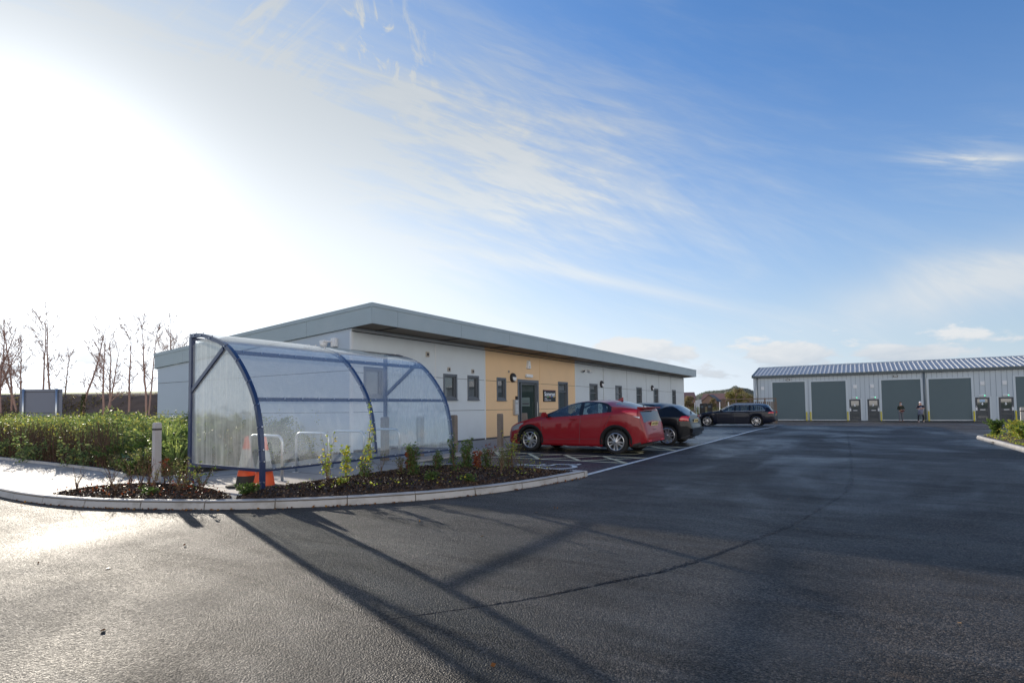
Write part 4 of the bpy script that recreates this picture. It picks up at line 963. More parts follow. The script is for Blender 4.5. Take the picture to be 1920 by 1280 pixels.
        if sp.get('archtrim'):
            for c_ in (wf, wb):
                b = MB(); n_ = 26; vs = []
                for q in range(n_):
                    t = math.pi*(q/(n_-1))*1.12-math.pi*.06; ca, sa = math.cos(t), math.sin(t)
                    for rr in (Ra-.03, Ra-.012, Ra+.058, Ra+.068):
                        s_ = c_-rr*ca; z = max(.20, wr+rr*sa); yy = side_y(min(max(s_, .02), L-.02), max(z, zl(s_)+.02))+(.014 if rr < Ra+.06 else .001)
                        if rr < Ra-.02: yy -= .06
                        vs.append((x_of(s_), yy*sd, z))
                b.add(vs, [(q*4+k, q*4+k+1, q*4+5+k, q*4+4+k) for q in range(n_-1) for k in range(3)]); b.build('arch_trim', mats['arch'], car, smooth=True)
        if sp.get('chrome'):
            b = MB(); pts = []
            g = np.linspace(g0, g1, 40)
            for s_ in g: pts.append((x_of(s_), (section(s_)[10][0]+.006)*sd, section(s_)[10][1]))
            for s_ in g[::-1]: pts.append((x_of(s_), (section(s_)[7][0]+.004)*sd, section(s_)[7][1]))
            b.tube(pts, .013, 6, closed=True); b.build('window_chrome', CHROME, car, smooth=True)
    for sd in (1, -1):
        y = W/2-.025
        wheel(car, x_of(wf), sd*y, sd, wr, sp['rim'], sp['rimkind']); wheel(car, x_of(wb), sd*y, sd, wr, sp['rim'], sp['rimkind'])
    return car, x_of, section, side_y

def paint(name, c, coat=.7): return mat(name, c, .38, .0, coat=coat, spec=.2)
RED = paint('red_car_paint', (.25, .008, .014), .6); BLK = paint('black_car_paint', (.006, .007, .010), .45); BLU = paint('dark_blue_car_paint', (.004, .007, .020), .45)
# --- red five door hatchback
def as_red(s_, j, z, y, dw, sd):
    if j <= 1: return 'underbody'
    if 1.30 < s_ < 3.43 and 8 <= j <= 9 and dw > .014:
        return 'window_pillar' if (s_ < 1.5 or 2.44 < s_ < 2.56 or s_ > 3.26) else ('front_window' if s_ < 2.5 else 'rear_side_window')+('#%d' % sd)
    if j in (7, 10) and 1.30 < s_ < 3.4 and dw > .03: return 'window_pillar'
    if 1.34 < s_ < 2.2 and j >= 11: return 'windscreen'
    if 3.42 < s_ < 4.07 and j >= 11 and y < .60: return 'rear_window'
    if 4.11 < s_ < 4.225 and j >= 11 and y < .62 and z > .86: return 'lower_rear_window'
    if .18 < s_ < .62 and 5 <= j <= 7: return ('headlight#%d' % sd)
    if s_ < .10 and z < .62 and z > .3 and j > 10: return 'grille'
    if z < .30 and s_ > 3.95: return 'rear_valance'
    if 1.27 < s_ < 2.47 and 2 < j < 7: return 'front_door#%d' % sd
    if 2.47 <= s_ < 3.3 and 2 < j < 7 and not (s_ > 3.08 and z < .72): return 'rear_door#%d' % sd
    return 'body'
red = dict(L=4.30, W=1.77, H=1.44, r=.325, rim=.228, arch=.38, wf=.87, wb=3.50, sill=.2, floor=.80, glass=(1.3, 3.42), rimkind='multi', archtrim=True,
  zc=[(0, .52), (.03, .63), (.12, .72), (.35, .83), (.8, .96), (1.3, 1.10), (1.55, 1.20), (1.8, 1.285), (2.1, 1.37), (2.45, 1.425), (2.9, 1.44), (3.35, 1.415), (3.6, 1.365), (3.9, 1.275), (4.05, 1.225), (4.10, 1.21), (4.115, 1.13), (4.17, 1.0), (4.22, .87), (4.25, .72), (4.28, .60), (4.3, .50)],
  zb=[(0, .46), (.1, .60), (.35, .74), (.8, .86), (1.3, .95), (1.56, .965), (2.43, 1.02), (3.4, 1.105), (3.8, 1.13), (4.08, 1.09), (4.15, .92), (4.22, .78), (4.3, .42)],
  wt=[(0, .47), (.8, .87), (1.3, .965), (1.56, 1.06), (1.95, 1.24), (2.3, 1.335), (2.6, 1.362), (2.95, 1.345), (3.2, 1.275), (3.42, 1.125), (3.7, 1.15), (4.08, 1.14), (4.2, .85), (4.3, .45)],
  wd=[(0, .62), (.03, .72), (.1, .82), (.25, .91), (.5, .965), (.9, .99), (2, .985), (3.4, 1.0), (3.8, .975), (4.05, .93), (4.18, .89), (4.26, .84), (4.3, .78)],
  low=[(0, .24), (.3, .2), (1.3, .19), (3.0, .19), (3.9, .22), (4.3, .32)], tumble=.46, assign=as_red, seats=(2.2, 3.0), gaps=[(2.45, 2.49, .26, 1.01), (3.40, 3.22, 1.08, .74), (1.27, 1.25, .3, .94), (1.3, 3.0, .34, .40), (4.1, 4.22, 1.0, .62)], handles=((2.25, .915), ), mirror=(1.42, .97), cols=(4.08, 4.1, 4.115, 4.22, 1.3, 1.5, 2.44, 2.56, 3.26, 3.42, 3.43))
red['mats'] = dict(body=RED, underbody=BLACKP, window_pillar=mat('pillar_gloss_black', (.012, .012, .013), .15), front_window=CARGLASS, rear_side_window=CARGLASS, windscreen=CARGLASS, rear_window=DARKGLASS, lower_rear_window=DARKGLASS, tail_light=REDL, headlight=CLEARL, grille=BLACKP, rear_valance=mat('valance_grey', (.06, .06, .065), .4), front_door=RED, rear_door=RED, arch=mat('arch_plastic', (.014, .014, .015), .7, spec=.2))
CX = -6.83
car1, xo, sec, sy = make_car(red, (CX, 14.70, .0), math.pi+R(-1.0), 'dark red five door hatchback parked nose in before the ochre entrance', 1.02)
car_lamp[-1](3.66, 4.06, lambda s_: 1.115-(s_-3.66)*.36, lambda s_: 1.125+min(.03, (s_-3.66)*.3), REDL)
car_lamp[-1](3.96, 4.13, lambda s_: 1.0-(s_-3.96)*.38, lambda s_: 1.0-(s_-3.96)*.1, mat('lamp_silver', (.55, .58, .62), .12, spec=.8, coat=1.), 'reversing_light')
def cb(b, name, m, parent, **kw): return b.build(name, m, parent, **kw)
Lr = 4.3
b = MB(); b.add([(xo(4.02), -.62, 1.19), (xo(4.02), .62, 1.19), (xo(4.24), .58, 1.20), (xo(4.24), -.58, 1.20), (xo(4.02), -.64, 1.235), (xo(4.02), .64, 1.235), (xo(4.24), .58, 1.225), (xo(4.24), -.58, 1.225)], [(0, 1, 2, 3), (4, 5, 6, 7), (0, 1, 5, 4), (1, 2, 6, 5), (2, 3, 7, 6), (3, 0, 4, 7)]); cb(b, 'spoiler', RED, car1)
b = MB(); b.add([(xo(3.2), -.012, 1.42), (xo(3.40), -.012, 1.40), (xo(3.39), 0, 1.51), (xo(3.2), .012, 1.42), (xo(3.40), .012, 1.40)], [(0, 1, 2), (3, 2, 4), (0, 2, 3), (1, 4, 2)]); cb(b, 'roof_fin', RED, car1)
def plate(car, x0_, z, ang_, sc=1., yc=0.):
    M_ = Matrix.Translation((x0_, yc, z)) @ Matrix.Rotation(ang_, 4, 'Y')
    b = MB(); b.bevbox((-.012, -.26, -.055), (.0, .26, .055), .003); o = b.build('number_plate', PLATE_Y, car); o.data.transform(M_)
    b = MB()
    for i, (u, w_) in enumerate(((-.2, .035), (-.145, .03), (-.085, .032), (-.03, .034), (.06, .034), (.12, .03), (.18, .034))):
        b.box((-.0155, u-w_/2, -.028), (-.0125, u-w_/2+.005, .028)); b.box((-.0155, u+w_/2-.005, -.028), (-.0125, u+w_/2, .028)); b.box((-.0155, u-w_/2+.005, (-.003 if i % 2 else .023)), (-.0125, u+w_/2-.005, (.003 if i % 2 else .028)))
    b.box((-.0125, -.235, -.002), (-.0122, .215, .002)); q = b.build('plate_lettering', TXT, o); q.data.transform(M_)
plate(car1, xo(4.262), .79, R(-14))
b = MB(); b.box((xo(4.30)-.006, -.06, .64), (xo(4.30), .14, .655)); cb(b, 'badge', CHROME, car1)
b = MB(); b.box((xo(4.31), .38, .33), (xo(4.29), .62, .37)); cb(b, 'rear_reflector', REDL, car1)
b = MB(); b.box((xo(4.31), -.62, .33), (xo(4.29), -.38, .37)); cb(b, 'rear_reflector', REDL, car1)
b = MB(); b.tube([(xo(4.0), 0, 1.265), (xo(3.9), -.2, 1.295), (xo(3.82), -.42, 1.30)], .012, 6); cb(b, 'wiper', BLACKP, car1)

# --- black three door hatchback
def as_blk(s_, j, z, y, dw, sd):
    if j <= 1: return 'underbody'
    if 1.35 < s_ < 3.15 and 8 <= j <= 9 and dw > .02: return 'window_pillar' if 2.42 < s_ < 2.5 else ('door_window' if s_ < 2.45 else 'rear_side_window')+('#%d' % sd)
    if 1.2 < s_ < 2.0 and j >= 11: return 'windscreen'
    if 3.62 < s_ < 4.03 and j >= 11 and y < .62: return 'rear_window'
    if .15 < s_ < .5 and 5 <= j <= 7: return 'headlight#%d' % sd
    if z < .33 and s_ > 3.9: return 'rear_valance'
    if 1.25 < s_ < 2.45 and 2 < j < 8: return 'door#%d' % sd
    return 'body'
blk = dict(L=4.24, W=1.765, H=1.42, r=.318, rim=.245, arch=.36, wf=.87, wb=3.45, sill=.2, floor=.78, glass=(1.35, 3.1), rimkind='five',
  zc=[(0, .5), (.04, .62), (.2, .74), (.6, .88), (1.2, 1.0), (1.6, 1.2), (2.0, 1.36), (2.4, 1.42), (3.0, 1.405), (3.45, 1.36), (3.62, 1.33), (3.8, 1.21), (4.02, 1.03), (4.1, .985), (4.14, .95), (4.17, .8), (4.19, .66), (4.23, .62), (4.24, .5)],
  zb=[(0, .46), (.1, .6), (.4, .76), (1.2, .93), (2, .96), (3.1, .98), (3.8, .97), (4.05, .93), (4.16, .8), (4.2, .6), (4.24, .42)],
  wt=[(0, .47), (.4, .77), (1.2, .945), (1.6, 1.13), (1.95, 1.27), (2.4, 1.33), (2.8, 1.31), (3.0, 1.23), (3.15, 1.05), (3.4, 1.2), (3.62, 1.22), (4.0, .99), (4.1, .94), (4.2, .62), (4.24, .45)],
  wd=[(0, .64), (.03, .74), (.1, .83), (.3, .93), (.6, .975), (1, .99), (3.5, 1.0), (3.85, .965), (4.05, .91), (4.16, .86), (4.22, .8), (4.24, .72)],
  low=[(0, .22), (.3, .19), (1.3, .18), (3.0, .18), (3.9, .22), (4.24, .34)], tumble=.5, assign=as_blk, seats=(2.05, 2.95), gaps=[(2.45, 2.47, .26, .95), (1.25, 1.25, .3, .93)], handles=((2.28, .83),), mirror=(1.45, .93), cols=(3.62, 4.03, 1.35, 3.86))
blk['mats'] = dict(body=BLK, underbody=BLACKP, window_pillar=MATS['pillar_gloss_black'], door_window=CARGLASS, rear_side_window=CARGLASS, windscreen=CARGLASS, rear_window=DARKGLASS, tail_light=REDL, headlight=CLEARL, rear_valance=MATS['valance_grey'], door=BLK)
car2, xo, sec, sy = make_car(blk, (-6.5, 18.42, .006), math.pi, 'black three door hatchback parked just beyond the red car', .975)
car_lamp[-1](3.84, 4.13, lambda s_: .80, lambda s_: .965-(max(0, 3.93-s_))*.9, REDL)
plate(car2, xo(4.185), .80, R(-8))
b = MB(); b.bevbox((xo(4.265), -.78, .42), (xo(4.2), .78, .56), .02); cb(b, 'rear_bumper', BLK, car2, auto=50)
b = MB(); b.tube([(xo(4.05), 0, 1.04), (xo(3.98), -.2, 1.08), (xo(3.93), -.35, 1.12)], .014, 6); cb(b, 'wiper', BLACKP, car2)
for yy in (.45, .55): 
    b = MB(); b.tube([(xo(4.0), yy, .27), (xo(4.25), yy, .26)], .035, 12); cb(b, 'exhaust_tip', CHROME, car2)

# --- dark blue estate
def as_est(s_, j, z, y, dw, sd):
    if j <= 1: return 'underbody'
    if 1.62 < s_ < 4.38 and 8 <= j <= 9 and dw > .02:
        if 2.55 < s_ < 2.65 or 3.40 < s_ < 3.52: return 'window_pillar'
        return ('front_window' if s_ < 2.6 else 'rear_side_window' if s_ < 3.45 else 'quarter_window')+('#%d' % sd)
    if 1.45 < s_ < 2.25 and j >= 11: return 'windscreen'
    if 4.42 < s_ < 4.74 and j >= 10 and y < .66 and z > .98: return 'rear_window'
    if .12 < s_ < .5 and 5 <= j <= 7: return 'headlight#%d' % sd
    if 1.5 < s_ < 2.6 and 2 < j < 8: return 'front_door#%d' % sd
    if 2.6 <= s_ < 3.5 and 2 < j < 8: return 'rear_door#%d' % sd
    return 'body'
est = dict(L=4.91, W=1.86, H=1.46, r=.335, rim=.255, arch=.385, wf=.87, wb=3.84, sill=.2, floor=.80, glass=(1.66, 4.34), rimkind='multi', chrome=True,
  zc=[(0, .52), (.04, .66), (.15, .76), (.5, .87), (1.0, .95), (1.45, 1.01), (1.9, 1.24), (2.3, 1.41), (2.7, 1.46), (3.5, 1.455), (4.2, 1.41), (4.42, 1.375), (4.6, 1.2), (4.75, 1.0), (4.8, .95), (4.84, .8), (4.88, .64), (4.91, .5)],
  zb=[(0, .46), (.1, .62), (.4, .78), (1.0, .88), (1.5, .95), (2.5, .975), (3.5, .985), (4.3, 1.0), (4.7, .94), (4.8, .88), (4.87, .6), (4.91, .42)],
  wt=[(0, .47), (.4, .79), (1.45, .96), (1.66, .98), (2.0, 1.18), (2.3, 1.31), (2.7, 1.355), (3.5, 1.35), (3.95, 1.31), (4.2, 1.22), (4.36, 1.03), (4.5, 1.15), (4.7, .97), (4.8, .9), (4.91, .45)],
  wd=[(0, .62), (.03, .74), (.1, .84), (.3, .935), (.7, .985), (3.9, 1.0), (4.4, .975), (4.7, .92), (4.82, .86), (4.91, .74)],
  low=[(0, .22), (.3, .19), (1.3, .18), (3.4, .18), (4.5, .24), (4.91, .36)], tumble=.5, assign=as_est, seats=(2.4, 3.3), gaps=[(2.58, 2.6, .28, .97), (3.5, 3.5, .75, .98), (1.52, 1.52, .3, .94)], handles=((2.4, .86), (3.3, .87)), mirror=(1.78, .95), cols=(4.42, 4.74, 1.66, 2.55, 2.65, 3.4, 3.52))
est['mats'] = dict(body=BLU, underbody=BLACKP, window_pillar=MATS['pillar_gloss_black'], front_window=CARGLASS, rear_side_window=CARGLASS, quarter_window=CARGLASS, windscreen=CARGLASS, rear_window=CARGLASS, tail_light=REDL, headlight=CLEARL, front_door=BLU, rear_door=BLU)
car3, xo, sec, sy = make_car(est, (-6.72, 37.9, gz(37.9)+.006), math.pi, 'dark blue estate car with chrome window trim in the farthest bay')
car_lamp[-1](4.52, 4.85, lambda s_: .82, lambda s_: .93-(max(0, 4.62-s_))*.5, REDL)
plate(car3, xo(4.87), .74, R(-8))
for sd in (1, -1):
    b = MB(); b.tube([(xo(s_), sd*.52, sec(s_)[-1][1]+.012) for s_ in np.linspace(2.4, 4.2, 8)], .014, 6); cb(b, 'roof_rail', CHROME, car3)
b = MB(); b.box((xo(1.36), .925, .79), (xo(1.18), .94, .805)); cb(b, 'badge', CHROME, car3)
# ------------------------------------------------------------------ workshop units
UY, FZ = 61., -.36
un = empty('workshop_building', (5, UY+5, FZ), 0, 'long grey profiled metal workshop block with dark roller shutters and ribbed roof', 'building')
def ub(b, name, m, **kw): return bp(b, name, m, un, **kw)
def usub(b, name, m, parent, **kw):
    o = b.build(name, m, parent, **kw); o.data.transform(Matrix.Translation(-Vector(un.location))); return o
UWALL = mat('unit_cladding', (.47, .53, .575), .42, var=.06, vscale=.8); UTRIM = mat('unit_trim', (.52, .58, .62), .42); URIB = mat('unit_rib', (.28, .33, .38), .5)
SHUT = mat('shutter_green_grey', (.11, .15, .16), .5, var=.05, vscale=2); UDARK = mat('unit_dark_frame', (.035, .045, .06), .4)
x0, x1 = -8.95, 26.
rollers = [(-7.18, -4.27, 3.5), (-3.72, -.82, 3.45), (2.0, 4.92, 3.4), (5.5, 8.43, 3.37), (11.3, 14.2, 3.35), (14.75, 17.7, 3.35)]
doors = [(-.57, .33, '2'), (.87, 1.79, '3'), (8.65, 9.6, '4'), (10.18, 11.13, '5')]
b = MB(); b.box((x0, UY, FZ+.02), (x1, UY+9.6, 4.05)); 
b.add([(x0, UY, 4.05), (x0, UY+4.8, 5.25), (x0, UY+9.6, 4.05)], [(0, 1, 2)]); ub(b, 'wall', UWALL)
b = MB(); x = x0+.3
while x < x1: b.box((x-.018, UY-.012, FZ+.12), (x+.018, UY, 4.05)); x += .36
ub(b, 'cladding_rib', URIB)
b = MB()
b.add([(x0-.1, UY-.18, 4.22), (x1, UY-.18, 4.22), (x1, UY+4.8, 5.32), (x0-.1, UY+4.8, 5.32)], [(0, 1, 2, 3)]); b.add([(x0-.1, UY+9.75, 4.22), (x1, UY+9.75, 4.22), (x1, UY+4.8, 5.32), (x0-.1, UY+4.8, 5.32)], [(0, 1, 2, 3)])
ub(b, 'roof', mat('unit_roof', (.42, .44, .46), .65, .0, spec=.2))
b = MB(); x = x0+.2; RL = mat('roof_rib_pale', (.55, .56, .56), .4)
while x < x1:
    b.add([(x-.04, UY-.17, 4.225), (x+.04, UY-.17, 4.225), (x+.04, UY+4.78, 5.323), (x-.04, UY+4.78, 5.323), (x-.022, UY-.17, 4.27), (x+.022, UY-.17, 4.27), (x+.022, UY+4.78, 5.365), (x-.022, UY+4.78, 5.365)], [(4, 5, 6, 7), (0, 1, 5, 4), (1, 2, 6, 5), (3, 0, 4, 7)]); x += .365
ub(b, 'roof_rib', RL)
b = MB(); b.tube([(x0-.1, UY+4.8, 5.36), (x1, UY+4.8, 5.36)], .06, 6); ub(b, 'ridge_cap', UTRIM)
b = MB(); b.box((x0-.12, UY-.26, 4.0), (x1, UY-.02, 4.22)); ub(b, 'gutter', mat('gutter_dark', (.06, .085, .095), .4))
b = MB()
for yy0, yy1 in ((UY-.26, UY+4.8),):
    b.add([(x0-.13, UY-.26, 4.02), (x0-.13, UY+4.8, 5.14), (x0-.13, UY+4.8, 5.38), (x0-.13, UY-.26, 4.26), (x0-.02, UY-.26, 4.02), (x0-.02, UY+4.8, 5.14), (x0-.02, UY+4.8, 5.38), (x0-.02, UY-.26, 4.26)], [(0, 1, 2, 3), (4, 5, 6, 7), (3, 2, 6, 7), (0, 1, 5, 4)])
ub(b, 'bargeboard', MATS['gutter_dark'])
for x in (x0+.35, 5.2, 18.4):
    b = MB(); b.tube([(x, UY-.09, FZ+.1), (x, UY-.09, 4.0)], .075, 10); ub(b, 'downpipe', mat('downpipe_grey', (.13, .16, .18), .45), smooth=True)
b = MB(); b.box((x0-.02, UY-.02, FZ), (x0+.12, UY-.0, 4.0)); ub(b, 'corner_flashing', UTRIM)
for (a, c, t) in rollers:
    b = MB(); z = FZ+.1
    vs = []; fs = []; n_ = 0
    zz = FZ+.1
    while zz < t-.001:
        z2 = min(t, zz+.09); b.add([(a, UY-.018, zz), (c, UY-.018, zz), (c, UY-.032, (zz+z2)/2), (a, UY-.032, (zz+z2)/2), (c, UY-.018, z2), (a, UY-.018, z2)], [(0, 1, 2, 3), (3, 2, 4, 5)]); zz = z2
    o = ub(b, 'roller_shutter', SHUT)
    b = MB(); b.box((a-.16, UY-.05, FZ+.05), (a, UY-.014, t+.1)); b.box((c, UY-.05, FZ+.05), (c+.16, UY-.014, t+.1)); b.box((a, UY-.05, t), (c, UY-.014, t+.1)); usub(b, 'shutter_frame', UTRIM, o)
    b = MB(); b.box((a, UY-.045, FZ+.04), (c, UY-.02, FZ+.11)); usub(b, 'shutter_bottom_rail', TRIM, o)
for (a, c, num) in doors:
    b = MB(); b.box((a, UY-.04, FZ+.05), (a+.14, UY-.014, 1.67)); b.box((c-.14, UY-.04, FZ+.05), (c, UY-.014, 1.67)); b.box((a+.14, UY-.04, 1.53), (c-.14, UY-.014, 1.67)); b.box((a+.14, UY-.04, FZ+.05), (c-.14, UY-.014, FZ+.2)); b.box((a+.14, UY-.04, .52), (c-.14, UY-.014, .72))
    o = ub(b, 'unit_door', UDARK)
    b = MB(); b.box((a+.14, UY-.03, .72), (c-.14, UY-.024, 1.53)); b.box((a+.14, UY-.03, FZ+.2), (c-.14, UY-.024, .52)); usub(b, 'door_glass', PANE, o)
    b = MB(); b.box(((a+c)/2-.17, UY-.06, .59), ((a+c)/2+.17, UY-.04, .65)); usub(b, 'letterbox', WHITEP, o)
    left = num in '24'; hx = a+.07 if left else c-.07
    b = MB(); b.bevbox((hx-.06, UY-.055, .55), (hx+.06, UY-.04, .83), .004); b.tube([(hx, UY-.07, .93), (hx, UY-.04, .93)], .025, 8); usub(b, 'lock_plate', WHITEP, o)
    t = text_mesh('door_number', num, .26, SW, o, Matrix.Translation(((a+c)/2-.085, UY-.036, 1.03)) @ Matrix.Rotation(R(90), 4, 'X'), 1, .003, .012); t.data.transform(Matrix.Translation(-Vector(un.location)))
    if num == '4':
        b = MB(); b.box(((a+c)/2-.18, UY-.036, 1.27), ((a+c)/2+.18, UY-.031, 1.5)); usub(b, 'door_notice', mat('notice_pale', (.35, .5, .65), .5), o)
    b = MB(); b.box((a-.12, UY-.03, FZ+.05), (a, UY-.013, 1.75)); b.box((c, UY-.03, FZ+.05), (c+.12, UY-.013, 1.75)); usub(b, 'door_surround', UTRIM, o)
    cx = (a+c)/2; b = MB(); b.bevbox((cx-.21, UY-.1, 1.79), (cx+.21, UY-.0, 1.88), .01); e = ub(b, 'emergency_light', WHITEP)
    b = MB(); b.box((cx+.13, UY-.104, 1.79), (cx+.205, UY-.1, 1.86)); usub(b, 'green_indicator', mat('indicator_green', (.05, .7, .3), .4, emit=((.1, 1, .5), .8)), e)
    b = MB(); vx = cx+(.05 if left else -.05); b.bevbox((vx-.15, UY-.06, 2.72), (vx+.15, UY-.0, 3.05), .01); ub(b, 'wall_vent_cover', WHITEP)
for x, z in ((-8.1, 2.95),): b = MB(); b.bevbox((x-.15, UY-.06, z-.16), (x+.15, UY, z+.16), .01); ub(b, 'wall_vent_cover', WHITEP)
for x in (-5.75, 3.1, 12.6):
    b = MB(); b.bevbox((x-.19, UY-.14, 3.66), (x+.19, UY-.01, 3.80), .03); o = ub(b, 'flood_lamp', BLACKP); b = MB(); b.box((x-.12, UY-.145, 3.69), (x+.12, UY-.14, 3.75)); usub(b, 'lamp_glass', WHITEP, o)
YEL = mat('safety_yellow', (.62, .52, .02), .5)
gl = ['yellow guard post between the first two shutters, left one', 'yellow guard post between the first two shutters, right one', 'yellow guard post left of door number 2', 'yellow guard post right of door number 3', 'yellow guard post behind the person in a hair net', 'yellow guard post just right of the middle downpipe', 'yellow guard post left of door number 4', 'yellow guard post right of door number 5']
for i, x in enumerate((-4.17, -3.82, -.72, 1.9, 5.02, 5.42, 8.53, 11.22)):
    b = MB(); b.bevbox((x-.05, UY-.2, FZ), (x+.05, UY-.1, FZ+.88), .012); tag(b.build('guard_post', YEL), gl[i], 'guard post', 'yellow guard posts beside the shutters')
sheet('unit_apron', mat('apron_dark', (.018, .018, .02), .45, var=.2, vscale=1.5, bump=.5, bscale=60), -9.2, 28, 57.6, 61, .005, 1.)

# ------------------------------------------------------------------ people
def skinned(name, nodes, links, m, parent, root=0, sub=1):
    me = bpy.data.meshes.new(name); me.from_pydata([n_[0] for n_ in nodes], links, []); o = bpy.data.objects.new(name, me); col.objects.link(o); o.parent = parent
    me.materials.append(m); md = o.modifiers.new('skin', 'SKIN'); md.use_smooth_shade = True
    if not me.skin_vertices: me.attributes.new('skin', 'FLOAT', 'POINT') if False else None
    bm = bmesh.new(); bm.from_mesh(me); ly = bm.verts.layers.skin.verify(); bm.verts.ensure_lookup_table()
    for i, n_ in enumerate(nodes):
        r_ = n_[1] if isinstance(n_[1], tuple) else (n_[1], n_[1]); bm.verts[i][ly].radius = r_; bm.verts[i][ly].use_root = (i == root)
    bm.to_mesh(me); bm.free()
    s_ = o.modifiers.new('sub', 'SUBSURF'); s_.levels = sub; s_.render_levels = sub; return o
SKIN = mat('skin', (.50, .30, .22), .5)
def person(x, y, rz, label, h, top, legs, hair, hands, stance=.11, mask=None, apron=None, sleeve=True, bag=None, shoe=None, cap=False):
    z0 = gz(y)+.006; p = empty('person', (x, y, z0), rz, label, 'person', 'people talking outside the shutters'); k = h/1.72
    # facing -Y locally
    N = [((0, 0, .95), (.14, .10)), ((0, 0, 1.12), (.13, .09)), ((0, 0, 1.30), (.16, .10)), ((0, 0, 1.42), (.12, .085)), ((0, .0, 1.50), .055), ((0, -.01, 1.58), (.07, .085)), ((0, -.01, 1.66), (.075, .09)), ((0, 0, 1.71), (.05, .06))]
    E_ = [(i, i+1) for i in range(7)]
    for s_ in (-1, 1):
        i = len(N); N += [((s_*.10, 0, .86), .085), ((s_*stance, -.01, .48), .058), ((s_*stance, .02, .10), .042), ((s_*stance, -.10, .035), (.036, .03)), ((s_*stance, -.17, .03), (.03, .022))]; E_ += [(0, i), (i, i+1), (i+1, i+2), (i+2, i+3), (i+3, i+4)]
        el, ha = hands[0 if s_ < 0 else 1]; j = len(N); N += [((s_*.19, 0, 1.38), .055), (el, .043), (ha, .028)]; E_ += [(3, j), (j, j+1), (j+1, j+2)]
        d = (Vector(ha)-Vector(el)).normalized(); up_ = Vector((0, 0, 1)); sd = d.cross(up_).normalized()
        c_ = len(N); N.append((tuple(Vector(ha)+d*.07), (.036, .018))); E_.append((j+2, c_))
        for f_, (o_, L_) in enumerate(((-.03, .07), (-.01, .085), (.01, .08), (.03, .06))):
            q = len(N); pt = Vector(ha)+d*(.07+L_*.6)+sd*o_*1.1; pt2 = Vector(ha)+d*(.07+L_)+sd*o_*1.1-up_*.015; N += [(tuple(pt), .009), (tuple(pt2), .007)]; E_ += [(c_, q), (q, q+1)]
        q = len(N); N.append((tuple(Vector(ha)+d*.06+up_*.045), .009)); E_.append((j+2, q))
    N = [(tuple(c*k for c in n_[0]), tuple(r_*k for r_ in (n_[1] if isinstance(n_[1], tuple) else (n_[1], n_[1])))) for n_ in N]
    body = skinned('body', N, E_, SKIN, p)
    V3 = lambda t: tuple(c*k for c in t)
    # top garment
    T = [(V3((0, 0, .90)), (.155*k, .115*k)), (V3((0, 0, 1.12)), (.15*k, .108*k)), (V3((0, 0, 1.30)), (.178*k, .118*k)), (V3((0, 0, 1.44)), (.11*k, .09*k))]; TE = [(0, 1), (1, 2), (2, 3)]
    for s_ in (-1, 1):
        el, ha = hands[0 if s_ < 0 else 1]; j = len(T); T += [(V3((s_*.19, 0, 1.38)), .072*k), (V3(el), .056*k)]; TE += [(2, j), (j, j+1)]
        if sleeve: T.append((V3(tuple(Vector(el).lerp(Vector(ha), .82))), .042*k)); TE.append((j+1, j+2))
    skinned('jacket', T, TE, top, p)
    T = [(V3((0, 0, .95)), (.15*k, .112*k))]; TE = []
    for s_ in (-1, 1):
        j = len(T); T += [(V3((s_*.10, 0, .84)), .10*k), (V3((s_*stance, -.01, .48)), .075*k), (V3((s_*stance, .02, .10)), .06*k)]; TE += [(0, j), (j, j+1), (j+1, j+2)]
    skinned('trousers', T, TE, legs, p)
    for s_ in (-1, 1):
        b = MB(); b.bevbox((s_*stance*k-.05, -.22*k, 0), (s_*stance*k+.05, .07*k, .09), .03); b.build('shoe', shoe or BLACKP, p, auto=60)
    b = MB(); bm = bmesh.new(); bmesh.ops.create_uvsphere(bm, u_segments=16, v_segments=10, radius=.115*k)
    for v in bm.verts: v.co = Vector((v.co.x*.82, v.co.y*1.0+.012, v.co.z*.95+1.665*k))
    if not cap: bmesh.ops.delete(bm, geom=[v for v in bm.verts if v.co.y < -.03*k and v.co.z < 1.67*k], context='VERTS')
    else: bmesh.ops.delete(bm, geom=[v for v in bm.verts if v.co.z < 1.62*k], context='VERTS')
    bm.verts.index_update(); b.add([v.co[:] for v in bm.verts], [[v.index for v in f_.verts] for f_ in bm.faces]); bm.free(); b.build('hair_net' if cap else 'hair', hair, p, smooth=True)
    b = MB(); b.bevbox((-.012, -.115*k, 1.60*k), (.012, -.085*k, 1.635*k), .006)
    for s_ in (-1, 1): b.bevbox((s_*.085*k-.012, -.01, 1.59*k), (s_*.085*k+.012, .03, 1.65*k), .006)
    b.build('face_features', SKIN, p, auto=60)
    b = MB()
    for s_ in (-1, 1): b.bevbox((s_*.03*k-.01, -.096*k, 1.645*k), (s_*.03*k+.01, -.088*k, 1.657*k), .003)
    b.bevbox((-.022, -.092*k, 1.565*k), (.022, -.084*k, 1.574*k), .003); b.build('eyes_and_mouth', mat('eye_dark', (.08, .03, .025), .5), p)
    if mask:
        b = MB(); b.bevbox((-.065*k, -.125*k, 1.54*k), (.065*k, -.05*k, 1.63*k), .03); b.build('face_mask', mask, p, auto=60)
    if apron:
        b = MB(); vs = []
        for (z, w_, y_) in ((.62, .2, -.16), (.9, .2, -.15), (1.1, .17, -.145), (1.34, .11, -.145)):
            for u in (-1, -.5, 0, .5, 1): vs.append((u*w_*k, (y_+.09*u*u)*k, z*k))
        b.add(vs, [(r_*5+c, r_*5+c+1, r_*5+6+c, r_*5+5+c) for r_ in range(3) for c in range(4)]); o = b.build('apron', apron, p, smooth=True); sm = o.modifiers.new('solid', 'SOLIDIFY'); sm.thickness = .008
    if bag:
        b = MB(); b.bevbox((-.13*k, -.31*k, .90*k), (.15*k, -.2*k, 1.04*k), .03); b.build('held_pouch', bag, p, auto=50)
